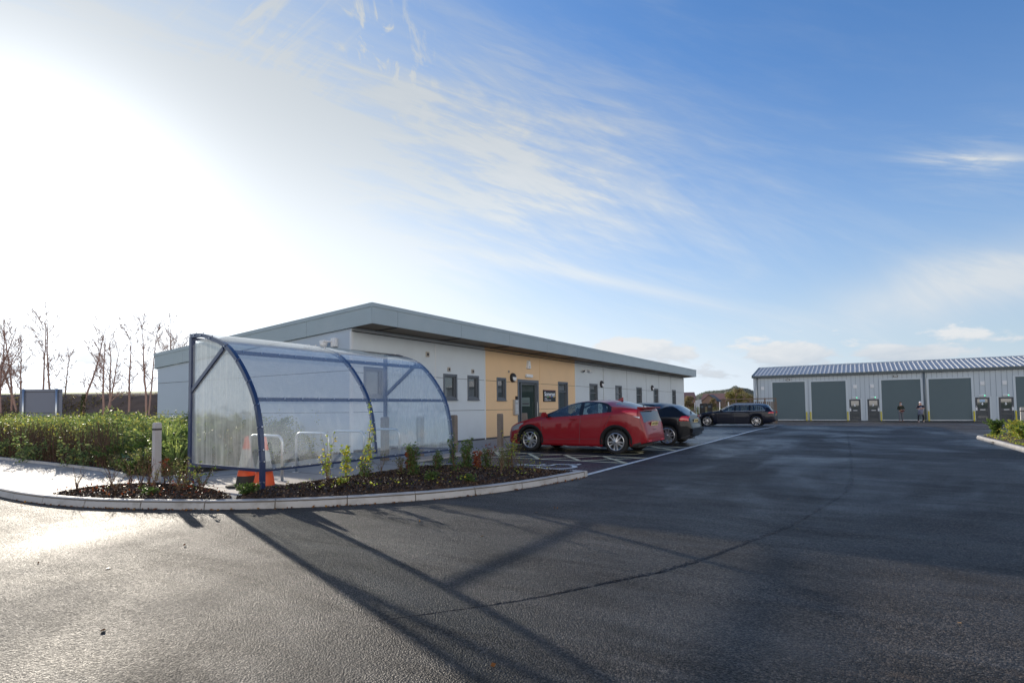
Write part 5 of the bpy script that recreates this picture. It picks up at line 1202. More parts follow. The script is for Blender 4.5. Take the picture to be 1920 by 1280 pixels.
    return p
person(3.2, 57.3, R(25), 'person in a dark jumper and grey trousers wearing a pale blue face mask', 1.66, mat('jumper_dark_green', (.022, .028, .018), .85), mat('trousers_grey', (.14, .145, .17), .8), mat('hair_brown', (.10, .05, .03), .7),
       (((-.27, -.02, 1.12), (-.08, -.24, 1.06)), ((.27, -.03, 1.12), (.12, -.28, 1.08))), mask=mat('mask_blue', (.42, .58, .72), .7), bag=mat('pouch_maroon', (.09, .01, .015), .6))
person(4.5, 56.6, R(12), 'person in a white hair net and blue grey apron with arms folded', 1.68, mat('tee_navy', (.012, .014, .03), .85), mat('trousers_navy', (.01, .012, .022), .85), mat('hair_net_white', (.7, .68, .72), .8),
       (((-.28, -.06, 1.13), (.10, -.22, 1.22)), ((.28, -.06, 1.16), (-.05, -.24, 1.14))), stance=.17, apron=mat('apron_blue_grey', (.16, .18, .26), .8), sleeve=False, shoe=mat('shoe_pale', (.5, .42, .4), .6), cap=True)

# ------------------------------------------------------------------ sign board seen from behind
c0 = Vector((-38.96, 10.83, 0)); c1 = Vector((-36.97, 12.08, 0)); d = (c1-c0); Ls = d.length; ang_ = math.atan2(d.y, d.x)
sgb = empty('sign_board', (c0.x, c0.y, 0), ang_, 'grey back of a large sign board on two galvanised posts beyond the leafy bed', 'sign')
b = MB(); b.bevbox((0, 0, .9), (Ls, .03, 2.6), .005); b.build('board_panel', mat('sign_back_grey', (.16, .175, .22), .5), sgb)
for x in (.26, Ls-.26): b = MB(); b.tube([(x, -.06, 0), (x, -.06, 2.62)], .055, 12); b.build('post', GALV, sgb, smooth=True)
for z in (1.3, 2.45): b = MB(); b.box((.05, -.012, z-.015), (Ls-.05, 0, z+.015)); b.build('rail', JOINT, sgb)

# ------------------------------------------------------------------ embankment and field
def bank():
    f2 = Vector((-.5344, .8453, 0)); r2 = Vector((.8453, .5344, 0)); b = MB(); nx = 90; prof = [(44, -.05), (50, .2), (53.5, 1.0), (56, 2.1), (57.5, 3.0), (59, 3.35), (62, 3.62), (400, 4.6)]
    vs = []
    for i in range(nx):
        t = -130+i*1.24
        for (dd, z) in prof: vs.append(tuple(f2*(dd+(math.sin(t*.21)+rnd.uniform(-.5, .5))*(.5 if 46 < dd < 58 else 0))+r2*t+Vector((0, 0, z+(rnd.uniform(-.08, .08) if .1 < z < 3.2 else 0)))))
    k = len(prof); return vs, [(i*k+j, i*k+j+1, (i+1)*k+j+1, (i+1)*k+j) for i in range(nx-1) for j in range(k-1)], k
vs, fs, k = bank()
b = MB(); b.add(vs, [f_ for f_ in fs if f_[0] % k < 5]); struct(b.build('embankment', mat('bank_brown', (.13, .095, .07), .95, var=.45, vscale=.9, bump=1., bscale=6), smooth=True))
b = MB(); b.add(vs, [f_ for f_ in fs if f_[0] % k >= 5]); struct(b.build('field', mat('field_green', (.16, .27, .05), .9, var=.2, vscale=.1), smooth=True))
# rough winter scrub on the bank
f2 = np.array([-.5344, .8453, 0]); r2 = np.array([.8453, .5344, 0])   # across and along the embankment
N = 26000; dd = 47+10.5*nr.rand(N)**.8; tt = -118+100*nr.rand(N); zz = np.interp(dd, [44, 50, 53.5, 56, 57.5, 59], [-.05, .2, 1.0, 2.1, 3.0, 3.35])
cl = np.sin(tt*1.7)+np.sin(tt*.63+dd)+.6*np.sin(tt*4.1)
P = dd[:, None]*f2+tt[:, None]*r2+np.array([0, 0, 1.])*(zz+nr.rand(N)*.35*(cl > -.3)+.02)[:, None]
tag(leaves('bank_scrub', P, .2, leafmat('scrub_leaf', [(0, (.09, .065, .045)), (.5, (.16, .115, .075)), (.8, (.19, .17, .07)), (1, (.28, .22, .09))], .4), None, 0, .5, .3), 'rough brown scrub covering the far embankment', 'scrub', kind='stuff')
# ------------------------------------------------------------------ bare trees
BARKM = mat('winter_bark', (.36, .235, .19), .9, var=.3, vscale=4)  # pale pinkish tint of the lens flare put into the bark colour
IVY = leafmat('ivy_leaf', [(0, (.02, .03, .012)), (.6, (.05, .065, .02)), (1, (.1, .1, .03))], .3)
def bare_tree(px_t, depth, H_, lean, label, forks=1, seed=0, ivy=False, thick=.13, base=-.1):
    rg = random.Random(seed); bse = Vector(tuple(f2*depth+r2*px_t)); bse.z = base
    o = empty('bare_tree', bse, 0, label, 'tree', 'bare winter trees along the embankment')
    tr = MB(); br = MB()
    def branch(p, d_, L_, r_, lvl, mb):
        n_ = max(3, int(L_/.45)); pts = [p.copy()]; rad = [r_]; d_ = d_.normalized()
        for i in range(n_):
            jt = .026 if lvl == 0 else .08; d_ = (d_+Vector((rg.gauss(0, jt), rg.gauss(0, jt), rg.gauss(.02 if lvl else .0, jt)))).normalized(); p = p+d_*(L_/n_); pts.append(p.copy()); rad.append(max(.013, r_*(1-.82*(i+1)/n_)))
        mb.tube(pts, rad, 5 if lvl else 7, caps=False)
        if lvl >= 3 or L_ < .35: return
        cnt = (15, 7, 4, 3)[lvl]
        for q in range(cnt):
            t = rg.uniform(.3 if lvl == 0 else .2, .98); i = min(int(t*n_), n_-1); pp = pts[i].lerp(pts[i+1], rg.random())
            az_ = rg.uniform(0, 6.28); sp_ = rg.uniform(.45, 1.0); td = (pts[i+1]-pts[i]).normalized(); sd = Vector((math.cos(az_), math.sin(az_), rg.uniform(.0, .6))).normalized()
            branch(pp, td*(1.05-sp_*.5)+sd*sp_*.85, L_*rg.uniform(.22, .42)*(1-.45*t), rad[i]*rg.uniform(.26, .42), lvl+1, br)
    for k_ in range(forks):
        a = rg.uniform(0, 6.28); d0 = Vector(tuple(r2))*(lean+(k_-(forks-1)/2)*.12)+Vector((0, 0, 1)); branch(Vector((0, 0, 0))+Vector(tuple(r2))*k_*.12, d0, H_*(1-.1*k_), thick*(1-.15*k_), 0, tr)
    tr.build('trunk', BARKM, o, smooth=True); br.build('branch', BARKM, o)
    if ivy:
        N = 900; a = nr.rand(N)*6.28; z = nr.rand(N)**1.3*H_*.32; rr = .08+.26*nr.rand(N)*(1-z/(H_*.4)); P = np.column_stack([rr*np.cos(a)+lean*z*r2[0], rr*np.sin(a)+lean*z*r2[1], z]); leaves('ivy', P, .13, IVY, o)
tl = [  # lateral offset on view-right axis at the given depth, height ...
 (5, 54, 9.6, -.09, 1, 0), (22, 55, 10.5, -.10, 1, 0), (37, 55, 9.8, -.06, 2, 0), (78, 54, 10.4, -.05, 1, 1), (94, 54, 10.9, .06, 1, 0), (154, 53, 9.4, .04, 1, 1), (194, 53, 8.2, .06, 2, 0), (212, 55, 8.0, -.06, 1, 0), (243, 54, 8.7, .0, 1, 0), (275, 53, 9.9, .02, 2, 0), (300, 60, 9.3, .02, 1, 0), (324, 60, 10.2, -.02, 2, 0), (345, 62, 9.0, .03, 1, 0), (118, 60, 7.2, .1, 1, 0), (-20, 55, 10, .05, 2, 0), (-60, 56, 10, 0, 1, 0)]
tlab = ['leftmost bare tree in the photo, leaning left above the embankment', 'bare tree leaning left, second in from the left edge of the photo', 'twin stemmed bare tree just left of the sign board', 'bare tree with ivy at its foot behind the left half of the sign board', 'tall bare tree leaning right behind the sign board', 'ivy clad bare tree standing alone right of the sign board', 'slim forked bare tree midway between sign board and office', 'thin bare tree crossing its forked neighbour', 'thin upright bare tree left of the biggest one by the office', 'largest bushy bare tree beside the left end of the office', 'bare tree rising behind the left corner of the office roof', 'bare tree with twin stems above the low end of the office roof', 'bare tree behind the front arch of the shelter', 'small far bare tree right of the sign board', 'bare tree just outside the left edge with twin stems', 'bare tree well beyond the left edge of the photo']
for i, (px_, dep, H_, lean, fk, iv) in enumerate(tl):
    bare_tree((px_-960)/1020*dep, dep, H_*1.06, lean, tlab[i], fk, 100+i, bool(iv), .125)

# ------------------------------------------------------------------ leafy bed on the left (one dense mass) and single plants
HEDGE = leafmat('hedge_leaf', [(0, (.09, .13, .065)), (.4, (.15, .20, .10)), (.72, (.25, .29, .14)), (.9, (.37, .37, .18)), (1, (.58, .50, .14))], .58)
STEM = mat('plant_stem', (.13, .07, .04), .8)
hb = [(-30, 5.0), (-19, 5.0), (-14.5, 5.05), (-13.2, 5.3), (-12.9, 5.9), (-12.5, 7.5), (-12.6, 9.9), (-30, 9.9)]
he = empty('shrub_mass', (-18, 7, .1), 0, 'dense waist high mass of green and yellow leafy shrubs beside the path', 'shrubs')
N = 105000; q = sample(hb, N); q[:, 1] += .30*np.sin(q[:, 0]*2.3)*np.clip((6.2-q[:, 1]), 0, 1)+.16*np.sin(q[:, 0]*6.1+1)*np.clip((6.2-q[:, 1]), 0, 1); de = dist_edge(hb, q[:, 0], q[:, 1])
hh = (.90+.13*np.sin(q[:, 0]*1.9)+.12*np.sin(q[:, 0]*3.7+1.3)*np.sin(q[:, 1]*2.7)+.07*np.sin(q[:, 0]*4.7+q[:, 1]*2.1)+.06*np.sin(q[:, 1]*3.3)-.09*np.clip((-14.5-q[:, 0])/4, -1.0, 1.2)+.0+.10*np.sin(q[:, 0]*9.7+q[:, 1]*7.))*np.clip(.42+de/.9, 0, 1)
tz = 1-nr.rand(N)**1.6*.95; P = np.column_stack([q[:, 0]+18, q[:, 1]-7, np.maximum(.03, hh*tz)+nr.randn(N)*.045])
leaves('foliage', P, .07, HEDGE, he, 0, .55, .35)
b = MB()
for i in range(1500):
    s_ = sample(hb, 1)[0] if i > 700 else np.array([rnd.uniform(-22, -13.3), 5.05+rnd.random()*.35]); H_ = rnd.uniform(.5, 1.0)
    x, y = s_[0]+18, s_[1]-7; b.tube([(x, y, -.02), (x+rnd.gauss(0, .05), y+rnd.gauss(0, .04), H_*.55), (x+rnd.gauss(0, .1), y+rnd.gauss(0, .06), H_)], [.006, .005, .003], 3, caps=False)
b.build('stem', STEM, he)
# taller flowering sprigs on top
P = []
for i in range(330):
    s_ = sample(hb, 1)[0]; H_ = rnd.uniform(.85, 1.25)
    for j in range(16): P.append((s_[0]+18+rnd.gauss(0, .05), s_[1]-7+rnd.gauss(0, .05), H_-j*.03))
leaves('sprig', P, .05, leafmat('sprig_leaf', [(0, (.12, .16, .05)), (.6, (.3, .28, .08)), (1, (.5, .4, .08))], .5), he)

def plant(x, y, z0, H_, spread, nst, m, lsize, dens, label, cat='plant', name='leafy_plant', group=None, curve=.15, bare=.25, seed=1):
    rg = random.Random(seed); o = empty(name, (x, y, z0), 0, label, cat, group); b = MB(); P = []
    for s_ in range(nst):
        a = rg.uniform(0, 6.28); r_ = spread*rg.uniform(.2, 1); hh_ = H_*rg.uniform(.55, 1.); ex, ey = math.cos(a)*r_, math.sin(a)*r_
        pts = []
        for j in range(7):
            t = j/6; w_ = curve*H_*.18; pts.append(Vector((ex*t**1.5*(.4+.6*t)+(rg.gauss(0, w_*.3) if j else 0), ey*t**1.5+(rg.gauss(0, w_*.3) if j else 0), hh_*t)))
        b.tube(pts, [.0055*(1-.7*j/6) for j in range(7)], 4, caps=False)
        for j in range(int(dens*hh_)):
            t = rg.uniform(bare, 1.); f_ = t*6; i = min(int(f_), 5); p = pts[i].lerp(pts[i+1], f_-i); tw = Vector((rg.gauss(0, 1), rg.gauss(0, 1), rg.gauss(.2, .5))).normalized()*rg.uniform(.01, .10*(1.15-t)+.02)
            if rg.random() < .12: b.tube([p, p+tw], .0022, 3, caps=False)
            P.append(tuple(p+tw)) if rg.random() < .8 else None
    b.build('stem', STEM, o)
    if P: leaves('foliage', P, lsize*(.8 if lsize < .06 else 1), m, o, 0, .6, .2)
    return o
YG = leafmat('yellow_green_leaf', [(0, (.16, .24, .05)), (.5, (.36, .42, .07)), (.8, (.58, .50, .07)), (1, (.65, .42, .05))], .5)
GR = leafmat('mid_green_leaf', [(0, (.05, .09, .03)), (.6, (.11, .17, .05)), (1, (.2, .27, .08))], .5)
PG = leafmat('pale_green_leaf', [(0, (.13, .18, .08)), (.5, (.24, .30, .13)), (1, (.40, .42, .18))], .55)
RD = leafmat('red_brown_leaf', [(0, (.12, .02, .015)), (.5, (.27, .06, .03)), (1, (.35, .13, .05))], .4)
OL = leafmat('olive_leaf', [(0, (.10, .12, .05)), (.6, (.2, .2, .1)), (1, (.36, .30, .16))], .5)
BG2 = leafmat('blue_green_leaf', [(0, (.03, .07, .06)), (1, (.08, .15, .12))], .3)
zr = lambda x, y: float(mound_h(RB, np.array([x]), np.array([y]), .13, .09)[0])
zl_ = lambda x, y: float(mound_h(LB, np.array([x]), np.array([y]), .05, .09)[0])
G = 'young plants in the mulched beds'
pl = [  # x, y, H, spread, stems, mat, lsize, dens, bare, label
 (-6.69, 5.42, .80, .45, 4, YG, .05, 42, .3, 'arching sapling with a few yellow leaves leaning over the shelter front'),
 (-6.80, 5.48, .42, .14, 5, YG, .055, 90, .2, 'short sapling with yellow green leaves nearest the front blue post'),
 (-6.54, 5.63, .66, .10, 5, YG, .055, 120, .15, 'yellow leaved sapling left of the tall one by the middle arch'),
 (-6.66, 6.2, 1.20, .10, 3, YG, .05, 85, .08, 'tallest sapling, climbing up the foot of the middle arch'),
 (-6.67, 6.02, .52, .26, 6, YG, .055, 60, .3, 'loose yellow flecked sapling just left of the tallest one'),
 (-6.70, 6.5, .36, .16, 5, OL, .035, 40, .3, 'sparse thin stemmed plant right of the tallest sapling'),
 (-6.44, 6.9, .52, .12, 6, RD, .06, 130, .2, 'sapling with rusty red brown leaves beyond the middle arch'),
 (-5.98, 6.5, .56, .17, 16, GR, .04, 150, .0, 'bushy feathery green plant in the middle of the bed'),
 (-6.34, 7.54, .34, .07, 5, GR, .05, 120, .2, 'small dark green plant by the far shelter arch'),
 (-5.6, 7.05, .66, .08, 6, GR, .05, 120, .1, 'tall slim leafy green plant in front of the far arch'),
 (-5.86, 7.69, .52, .13, 8, GR, .05, 110, .1, 'leafy green plant just right of the far arch foot'),
 (-6.07, 8.06, .58, .2, 12, GR, .05, 120, .05, 'broad leafy green plant at the back of the bed'),
 (-5.66, 7.79, .42, .10, 8, RD, .055, 120, .2, 'slender plant with russet leaves at the back of the bed'),
 (-6.07, 8.8, .5, .16, 5, RD, .045, 60, .5, 'thin stemmed plant with maroon tips before the parking bay'),
 (-4.98, 7.5, .50, .22, 5, OL, .025, 22, .5, 'bare pale stemmed twigs rising from the mulch near the kerb'),
 (-5.44, 8.57, .80, .52, 9, YG, .04, 58, .35, 'airy twiggy sapling with tiny yellow green leaves before the red car'),
 (-4.70, 8.26, .36, .4, 5, YG, .035, 40, .35, 'low twiggy sapling with sparse leaves at the tip of the bed'),
 (-5.5, 6.35, .14, .14, 10, GR, .045, 300, 0, 'low green tuft in the middle of the bark mulch'),
 (-5.05, 6.75, .12, .15, 10, GR, .05, 300, 0, 'low green tuft close to the long side of the kerb'),
 (-6.3, 5.35, .09, .1, 8, YG, .05, 300, 0, 'tiny yellowing seedling on the bark mulch'),
 (-5.75, 8.2, .42, .22, 14, GR, .045, 110, 0, 'bushy green plant below the russet one'),
 (-5.35, 8.1, .34, .22, 12, OL, .04, 90, .1, 'grey green plant right of the russet one'),
 (-6.2, 7.3, .36, .16, 10, GR, .04, 110, .1, 'small green bush left of the tall slim plant'),
 (-5.6, 8.7, .48, .22, 12, GR, .04, 80, .15, 'feathery green plant under the airy twiggy sapling'),
 (-5.0, 8.2, .30, .25, 10, OL, .035, 60, .2, 'low olive plant near the tip of the bed'),
 (-6.35, 6.6, .30, .18, 12, OL, .035, 80, .1, 'low olive plant left of the feathery bush'),
 (-6.5, 5.95, .22, .2, 12, GR, .04, 110, 0, 'low green plant beneath the tallest sapling'),
 (-7.12, 4.42, .16, .2, 20, GR, .05, 360, 0, 'spreading low green plant at the foot of the front blue post'),
]
for i, (x, y, H_, sp_, ns, m, ls, dn, br_, lb) in enumerate(pl): plant(x, y, max(.1, zr(x, y)), H_, sp_, ns, m, ls, dn, lb, 'plant', 'bed_plant', G, .3, br_, 300+i)
pl2 = [  # small bed
 (-9.55, 3.75, .42, .2, 7, OL, .02, 22, .3, 'dry twiggy plant at the left tip of the small bed'),
 (-9.1, 3.95, .45, .2, 7, OL, .02, 22, .3, 'dry twiggy plant with brown seed heads in the small bed'),
 (-8.85, 4.25, .42, .2, 8, OL, .025, 40, .3, 'dry brownish plant beside the pale grooved bollard'),
 (-9.35, 4.4, .5, .12, 6, RD, .055, 30, .55, 'plant with bright red leaves in front of the pale bollard'),
 (-8.5, 4.3, .5, .28, 12, OL, .035, 60, .15, 'bushy olive plant in the middle of the small bed'),
 (-8.05, 4.3, .42, .3, 9, GR, .04, 40, .3, 'straggly green plant just left of the rear blue post foot'),
 (-8.35, 3.75, .12, .15, 10, GR, .05, 260, 0, 'low green tuft at the kerb side of the small bed'),
 (-9.8, 3.4, .40, .16, 6, OL, .022, 26, .3, 'thin dry stalks at the very left end of the small bed'),
 (-9.65, 4.05, .50, .2, 7, OL, .022, 26, .3, 'tall dry stalks at the back left of the small bed'),
 (-9.3, 4.15, .46, .2, 7, RD, .02, 22, .4, 'reddish dry stalks behind the middle of the small bed'),
 (-9.05, 3.6, .34, .2, 7, OL, .022, 26, .3, 'short dry stalks near the kerb in the small bed'),
 (-8.7, 3.95, .40, .22, 9, OL, .025, 40, .25, 'dry stalks with small leaves in the centre of the small bed'),
 (-8.2, 4.05, .38, .22, 9, OL, .03, 45, .2, 'leafy dry plant near the shelter side of the small bed'),
 (-9.0, 4.45, .45, .22, 10, GR, .03, 50, .2, 'green plant at the back edge of the small bed'),
 (-8.6, 4.55, .42, .3, 7, YG, .045, 26, .5, 'plant with a few bright green leaves before the rear blue post'),
]
for i, (x, y, H_, sp_, ns, m, ls, dn, br_, lb) in enumerate(pl2): plant(x, y, zl_(x, y), H_, sp_, ns, m, ls, dn, lb, 'plant', 'bed_plant', G, .3, br_, 400+i)
# mixed edge of the big bed, near the bollard and the gable
big = [
 (-12.6, 5.6, .62, .38, 22, GR, .09, 70, 0, 'broad leaved green plant at the front right of the leafy mass'),
 (-12.0, 5.15, .42, .3, 16, BG2, .11, 60, 0, 'blue green broad leaved clump at the front of the leafy bed'),
 (-11.7, 5.3, .62, .3, 22, PG, .07, 60, 0, 'bright yellow green clump left of the grooved bollard'),
 (-11.35, 5.0, .5, .35, 26, OL, .045, 110, 0, 'grey olive shrub spilling over the path edge left of the bollard'),
 (-12.9, 5.15, .4, .35, 14, OL, .045, 70, .1, 'straggling grey leaved shrub over the path edging'),
 (-11.1, 5.5, .72, .35, 26, PG, .07, 80, 0, 'sunlit grassy green clump right behind the bollard'),
 (-11.3, 6.6, .85, .35, 26, OL, .05, 110, 0, 'tall olive shrub against the gable wall'),
 (-11.0, 6.1, .6, .35, 24, GR, .05, 120, 0, 'mid green shrub between the bollard and the rear blue post'),
 (-11.6, 7.6, .95, .4, 26, OL, .05, 110, 0, 'tall shrub with pale tips at the corner of the gable'),
 (-10.95, 7.2, .55, .3, 22, PG, .06, 90, 0, 'yellow green shrub seen through the shelter end panel'),
 (-12.3, 6.5, .95, .5, 30, GR, .06, 110, 0, 'deep green shrub joining the leafy mass to the gable planting'),
 (-10.85, 5.1, .35, .3, 22, OL, .04, 120, 0, 'low grey green cushion plant by the foot of the bollard'),
 (-12.2, 8.2, 1.0, .5, 28, GR, .06, 110, 0, 'green shrub close against the blue grey gable wall'),
 (-12.9, 5.7, .8, .4, 30, PG, .075, 90, 0, 'sunlit yellow green shrub in front of the leafy mass'),
 (-12.1, 6.0, .8, .35, 26, GR, .06, 110, 0, 'green shrub between the blue green clump and the gable'),
 (-11.6, 5.9, .75, .35, 28, PG, .06, 100, 0, 'pale green shrub just left of the bollard top'),
 (-10.85, 5.6, .55, .3, 28, OL, .05, 120, 0, 'olive shrub low beside the rear blue post'),
 (-10.7, 6.5, .5, .28, 24, OL, .05, 110, 0, 'olive shrub tumbling onto the slab behind the rear blue post'),
 (-11.6, 4.85, .30, .35, 26, GR, .05, 120, 0, 'low green mat of leaves over the path edging'),
 (-12.5, 5.0, .35, .35, 20, OL, .05, 90, 0, 'low grey green plant by the broad leaved one'),
 (-13.4, 5.3, .55, .4, 22, GR, .06, 110, 0, 'dark green shrub at the end of the leafy mass'),
]
for i, (x, y, H_, sp_, ns, m, ls, dn, br_, lb) in enumerate(big): plant(x, y, .12, H_, sp_, ns, m, ls, dn, lb, 'shrub', 'leafy_shrub', 'shrubs in the big bed by the gable', .3, br_, 500+i)
def grass_tuft(x, y, z, H_, n_, m, label, g_):
    N = n_; a = nr.rand(N)*6.28; r_ = .02+.1*nr.rand(N); le = H_*(.5+.5*nr.rand(N)); bend = .5*nr.rand(N)+.1; w_ = .012
    V = []; F = []
    for i in range(N):
        d_ = np.array([math.cos(a[i]), math.sin(a[i]), 0]); s_ = np.array([-d_[1], d_[0], 0])*w_; p0 = d_*r_[i]
        p1 = p0+d_*bend[i]*le[i]*.35+np.array([0, 0, le[i]*.6]); p2 = p0+d_*bend[i]*le[i]+np.array([0, 0, le[i]*.9]); k_ = len(V); V += [p0-s_, p0+s_, p1+s_, p1-s_, p2+s_*.15, p2-s_*.15]; F += [(k_, k_+1, k_+2, k_+3), (k_+3, k_+2, k_+4, k_+5)]
    o = fast_mesh('grass_tuft', np.array(V), np.array(F), m); o.location = (x, y, z); tag(o, label, 'grass tuft', g_)
gtl = ['grass tuft left of the pale bollard', 'tall bright grass tuft right behind the pale bollard', 'grass tuft near the rear blue post of the shelter', 'grass tuft by the blue green clump', 'arching yellow grass tuft at the edge of the leafy mass']
for i, (x, y, H_) in enumerate(((-11.5, 5.05, .5), (-10.95, 5.35, .75), (-10.9, 6.2, .6), (-12.1, 5.4, .55), (-12.7, 6.0, 1.15))): grass_tuft(x, y, .12, H_, 90, PG, gtl[i], 'grass tufts in the big bed')
# weed litter between plants
q = sample(HB, 5200); q = q[q[:, 0] > -13.4]; tag(leaves('ground_weeds', np.column_stack([q, .13+nr.rand(len(q))*.12]), .06, OL), 'low weeds covering the soil of the big bed', 'weeds', kind='stuff')
q = sample(RB, 520); tag(leaves('bed_seedlings', np.column_stack([q, .2+nr.rand(len(q))*.05]), .035, YG), 'tiny green seedlings and fallen leaves on the bark mulch', 'seedlings', kind='stuff')
q = sample(LB, 200); tag(leaves('bed_seedlings', np.column_stack([q, .15+nr.rand(len(q))*.04]), .04, RD), 'red fallen leaves on the mulch of the small bed', 'leaves', kind='stuff')
# right island
IG = leafmat('island_leaf', [(0, (.10, .16, .04)), (.5, (.26, .32, .08)), (.8, (.5, .44, .09)), (1, (.6, .5, .09))], .5)
IP = leafmat('island_pink_leaf', [(0, (.22, .11, .07)), (.6, (.34, .2, .12)), (1, (.4, .32, .12))], .45)
isl = [(3.95, 24.3, .55, .35, GR, 'round dark green shrub at the tip of the planted island'), (4.35, 23.6, .5, .4, IP, 'pinkish brown shrub behind the tip of the island'), (4.2, 22.7, .55, .4, IG, 'yellow flowering shrub near the kerb of the island'), (4.75, 23.0, .6, .4, IP, 'buff pink shrub before the island bollard'), (4.1, 21.6, .55, .45, IG, 'low yellow green shrub against the island kerb'), (4.6, 21.8, .75, .45, IG, 'bright yellow green shrub beside the island bollard'), (4.9, 24.2, .95, .3, OL, 'tall ragged shrub rising above the island planting'), (5.3, 23.3, .8, .5, IG, 'yellow green shrub in the centre of the island'), (4.1, 20.4, .5, .45, GR, 'low green shrub at the frame edge of the island'), (4.9, 20.6, .7, .5, IP, 'pinkish shrub at the frame edge of the island'), (5.6, 22.0, .8, .5, IG, 'large yellow green shrub at the right of the island'), (4.6, 19.2, .6, .5, IG, 'yellow green shrub nearest the camera on the island')]
for i, (x, y, H_, sp_, m, lb) in enumerate(isl): plant(x, y, .15, H_*1.05, sp_, 46, m, .06, 170, lb, 'shrub', 'island_shrub', 'shrubs on the planted island', .3, 0, 600+i)
q = sample(IB, 16000); q = q[(q[:, 1] > 17) & (q[:, 0] < 8)]; hh = .12+.5*nr.rand(len(q))*np.clip(dist_edge(IB, q[:, 0], q[:, 1])/.4, .15, 1)*(.7+.3*np.sin(q[:, 0]*3.1)*np.sin(q[:, 1]*2.3)); tag(leaves('island_groundcover', np.column_stack([q, hh]), .06, IG), 'mixed yellow green ground planting filling the island', 'plants', kind='stuff')

# ------------------------------------------------------------------ far side: fence, chargers, posts, houses, trees, hill
FW = mat('fence_timber', (.19, .14, .105), .85, var=.25, vscale=3)
fe = empty('timber_fence', (-7.6, 48.5, gz(48.5)), 0, 'brown vertical pale timber fence with a top rail behind the estate car', 'fence')
for x in (-2., -.9, .2, 1.3, 2.1): b = MB(); b.box((x-.05, -.05, 0), (x+.05, .05, 2.05)); b.build('post', FW, fe)
b = MB(); b.box((-2.05, -.06, 1.96), (2.15, .06, 2.04)); b.build('top_rail', FW, fe)
b = MB(); x = -1.95
while x < 2.1: b.box((x, -.02, .05), (x+.10, .005, 1.75)); x += .155
b.build('pale_panel', FW, fe)
CHG = mat('charger_black', (.02, .02, .022), .4)
for i, (x, lb) in enumerate(((-9.5, 'black electric car charging unit nearest the office corner'), (-8.98, 'black electric car charging unit nearer the fence'))):
    o = empty('car_charger', (x, 41, .05), 0, lb, 'car charger', 'charging units past the end of the office')
    b = MB(); b.bevbox((-.06, -.06, 0), (.06, .06, .6), .01); b.build('charger_post', WOOD, o); b = MB(); b.bevbox((-.17, -.12, .55), (.17, .10, 1.36), .03); b.build('charger_housing', CHG, o, auto=50)
    b = MB(); b.bevbox((-.09, -.13, 1.05), (.09, -.12, 1.2), .004); b.build('charger_screen', mat('charger_screen', (.1, .13, .16), .2), o)
posts = [(-10.1, 41.2, 1.62, .022, WHITEP, 'thin white post just right of the office corner'), (-9.85, 40.6, 1.3, .02, GALV, 'short thin grey post right of the white one'), (-9.72, 40.9, 1.5, .016, WHITEP, 'slim white pole touching the first charging unit'), (-9.2, 45.5, 1.7, .03, WHITEP, 'white post left of the timber fence'), (-8.55, 45.5, 1.7, .03, WHITEP, 'white post with a small cabinet at its foot')]
for i, (x, y, h, r_, m, lb) in enumerate(posts): b = MB(); b.tube([(0, 0, -.1), (0, 0, h)], r_, 8); b.tube([(0, 0, h), (0, 0, h+.02)], r_*1.2, 8); o = b.build('marker_post', m, None, smooth=True); o.location = (x, y, gz(y)); tag(o, lb, 'post', 'thin posts past the end of the office')
o = empty('timber_bollard', (-9.95, 40.3, .0), 0, 'timber bollard left of the charging units beyond the office', 'bollard', 'timber bollards beyond the office'); b = MB(); b.bevbox((-.08, -.08, 0), (.08, .08, .95), .01); b.build('timber_post', WOOD, o)
b = MB(); b.bevbox((-.2, -.1, 0), (.2, .1, .62), .02); b.bevbox((-.22, -.12, .62), (.22, .12, .66), .01); o = b.build('service_cabinet', mat('cabinet_green', (.16, .22, .22), .5), None, auto=40); o.location = (-8.25, 45.3, gz(45.3)); tag(o, 'small grey green service cabinet beside a white post', 'cabinet')
# houses
BRICK = mat('house_brick', (.26, .165, .125), .85, var=.2, vscale=2); RT = mat('roof_tile_red', (.24, .13, .105), .8, var=.2, vscale=3); RG = mat('roof_tile_grey', (.10, .10, .11), .8)
def house(x, y, w_, d_, he_, hr, rz, label, roof, gablefront=False):
    o = empty('brick_house', (x, y, -.6), rz, label, 'house', 'brick houses in the distance')
    b = MB(); b.box((-w_/2, -d_/2, 0), (w_/2, d_/2, he_)); 
    if not gablefront:
        for s_ in (-1, 1): b.add([(s_*w_/2, -d_/2, he_), (s_*w_/2, d_/2, he_), (s_*w_/2, 0, hr)], [(0, 1, 2)])
        b.build('wall', BRICK, o); b = MB(); e = .3
        for s_ in (-1, 1): b.add([(-w_/2-e, s_*(d_/2+e), he_-.15), (w_/2+e, s_*(d_/2+e), he_-.15), (w_/2+e, 0, hr+.05), (-w_/2-e, 0, hr+.05)], [(0, 1, 2, 3)])
    else:
        for s_ in (-1, 1): b.add([(-w_/2, s_*d_/2, he_), (w_/2, s_*d_/2, he_), (0, s_*d_/2, hr)], [(0, 1, 2)])
        b.build('wall', BRICK, o); b = MB(); e = .3
        for s_ in (-1, 1): b.add([(s_*(w_/2+e), -d_/2-e, he_-.15), (s_*(w_/2+e), d_/2+e, he_-.15), (0, d_/2+e, hr+.05), (0, -d_/2-e, hr+.05)], [(0, 1, 2, 3)])
    b.build('roof', roof, o)
    b = MB()
    for x_ in (-w_*.27, w_*.25):
        b.box((x_-.45, -d_/2-.03, he_-1.6), (x_+.45, -d_/2-.01, he_-.6))
    b.build('window', PANE, o)
house(-35.9, 172, 6.6, 7, 3.6, 5.35, 0, 'brick house with a long red tiled roof below the wooded hill', RT)
house(-35.4, 164, 4.0, 6, 3.05, 4.85, R(0), 'small brick outbuilding with a dark gable roof facing the car park', RG, True)
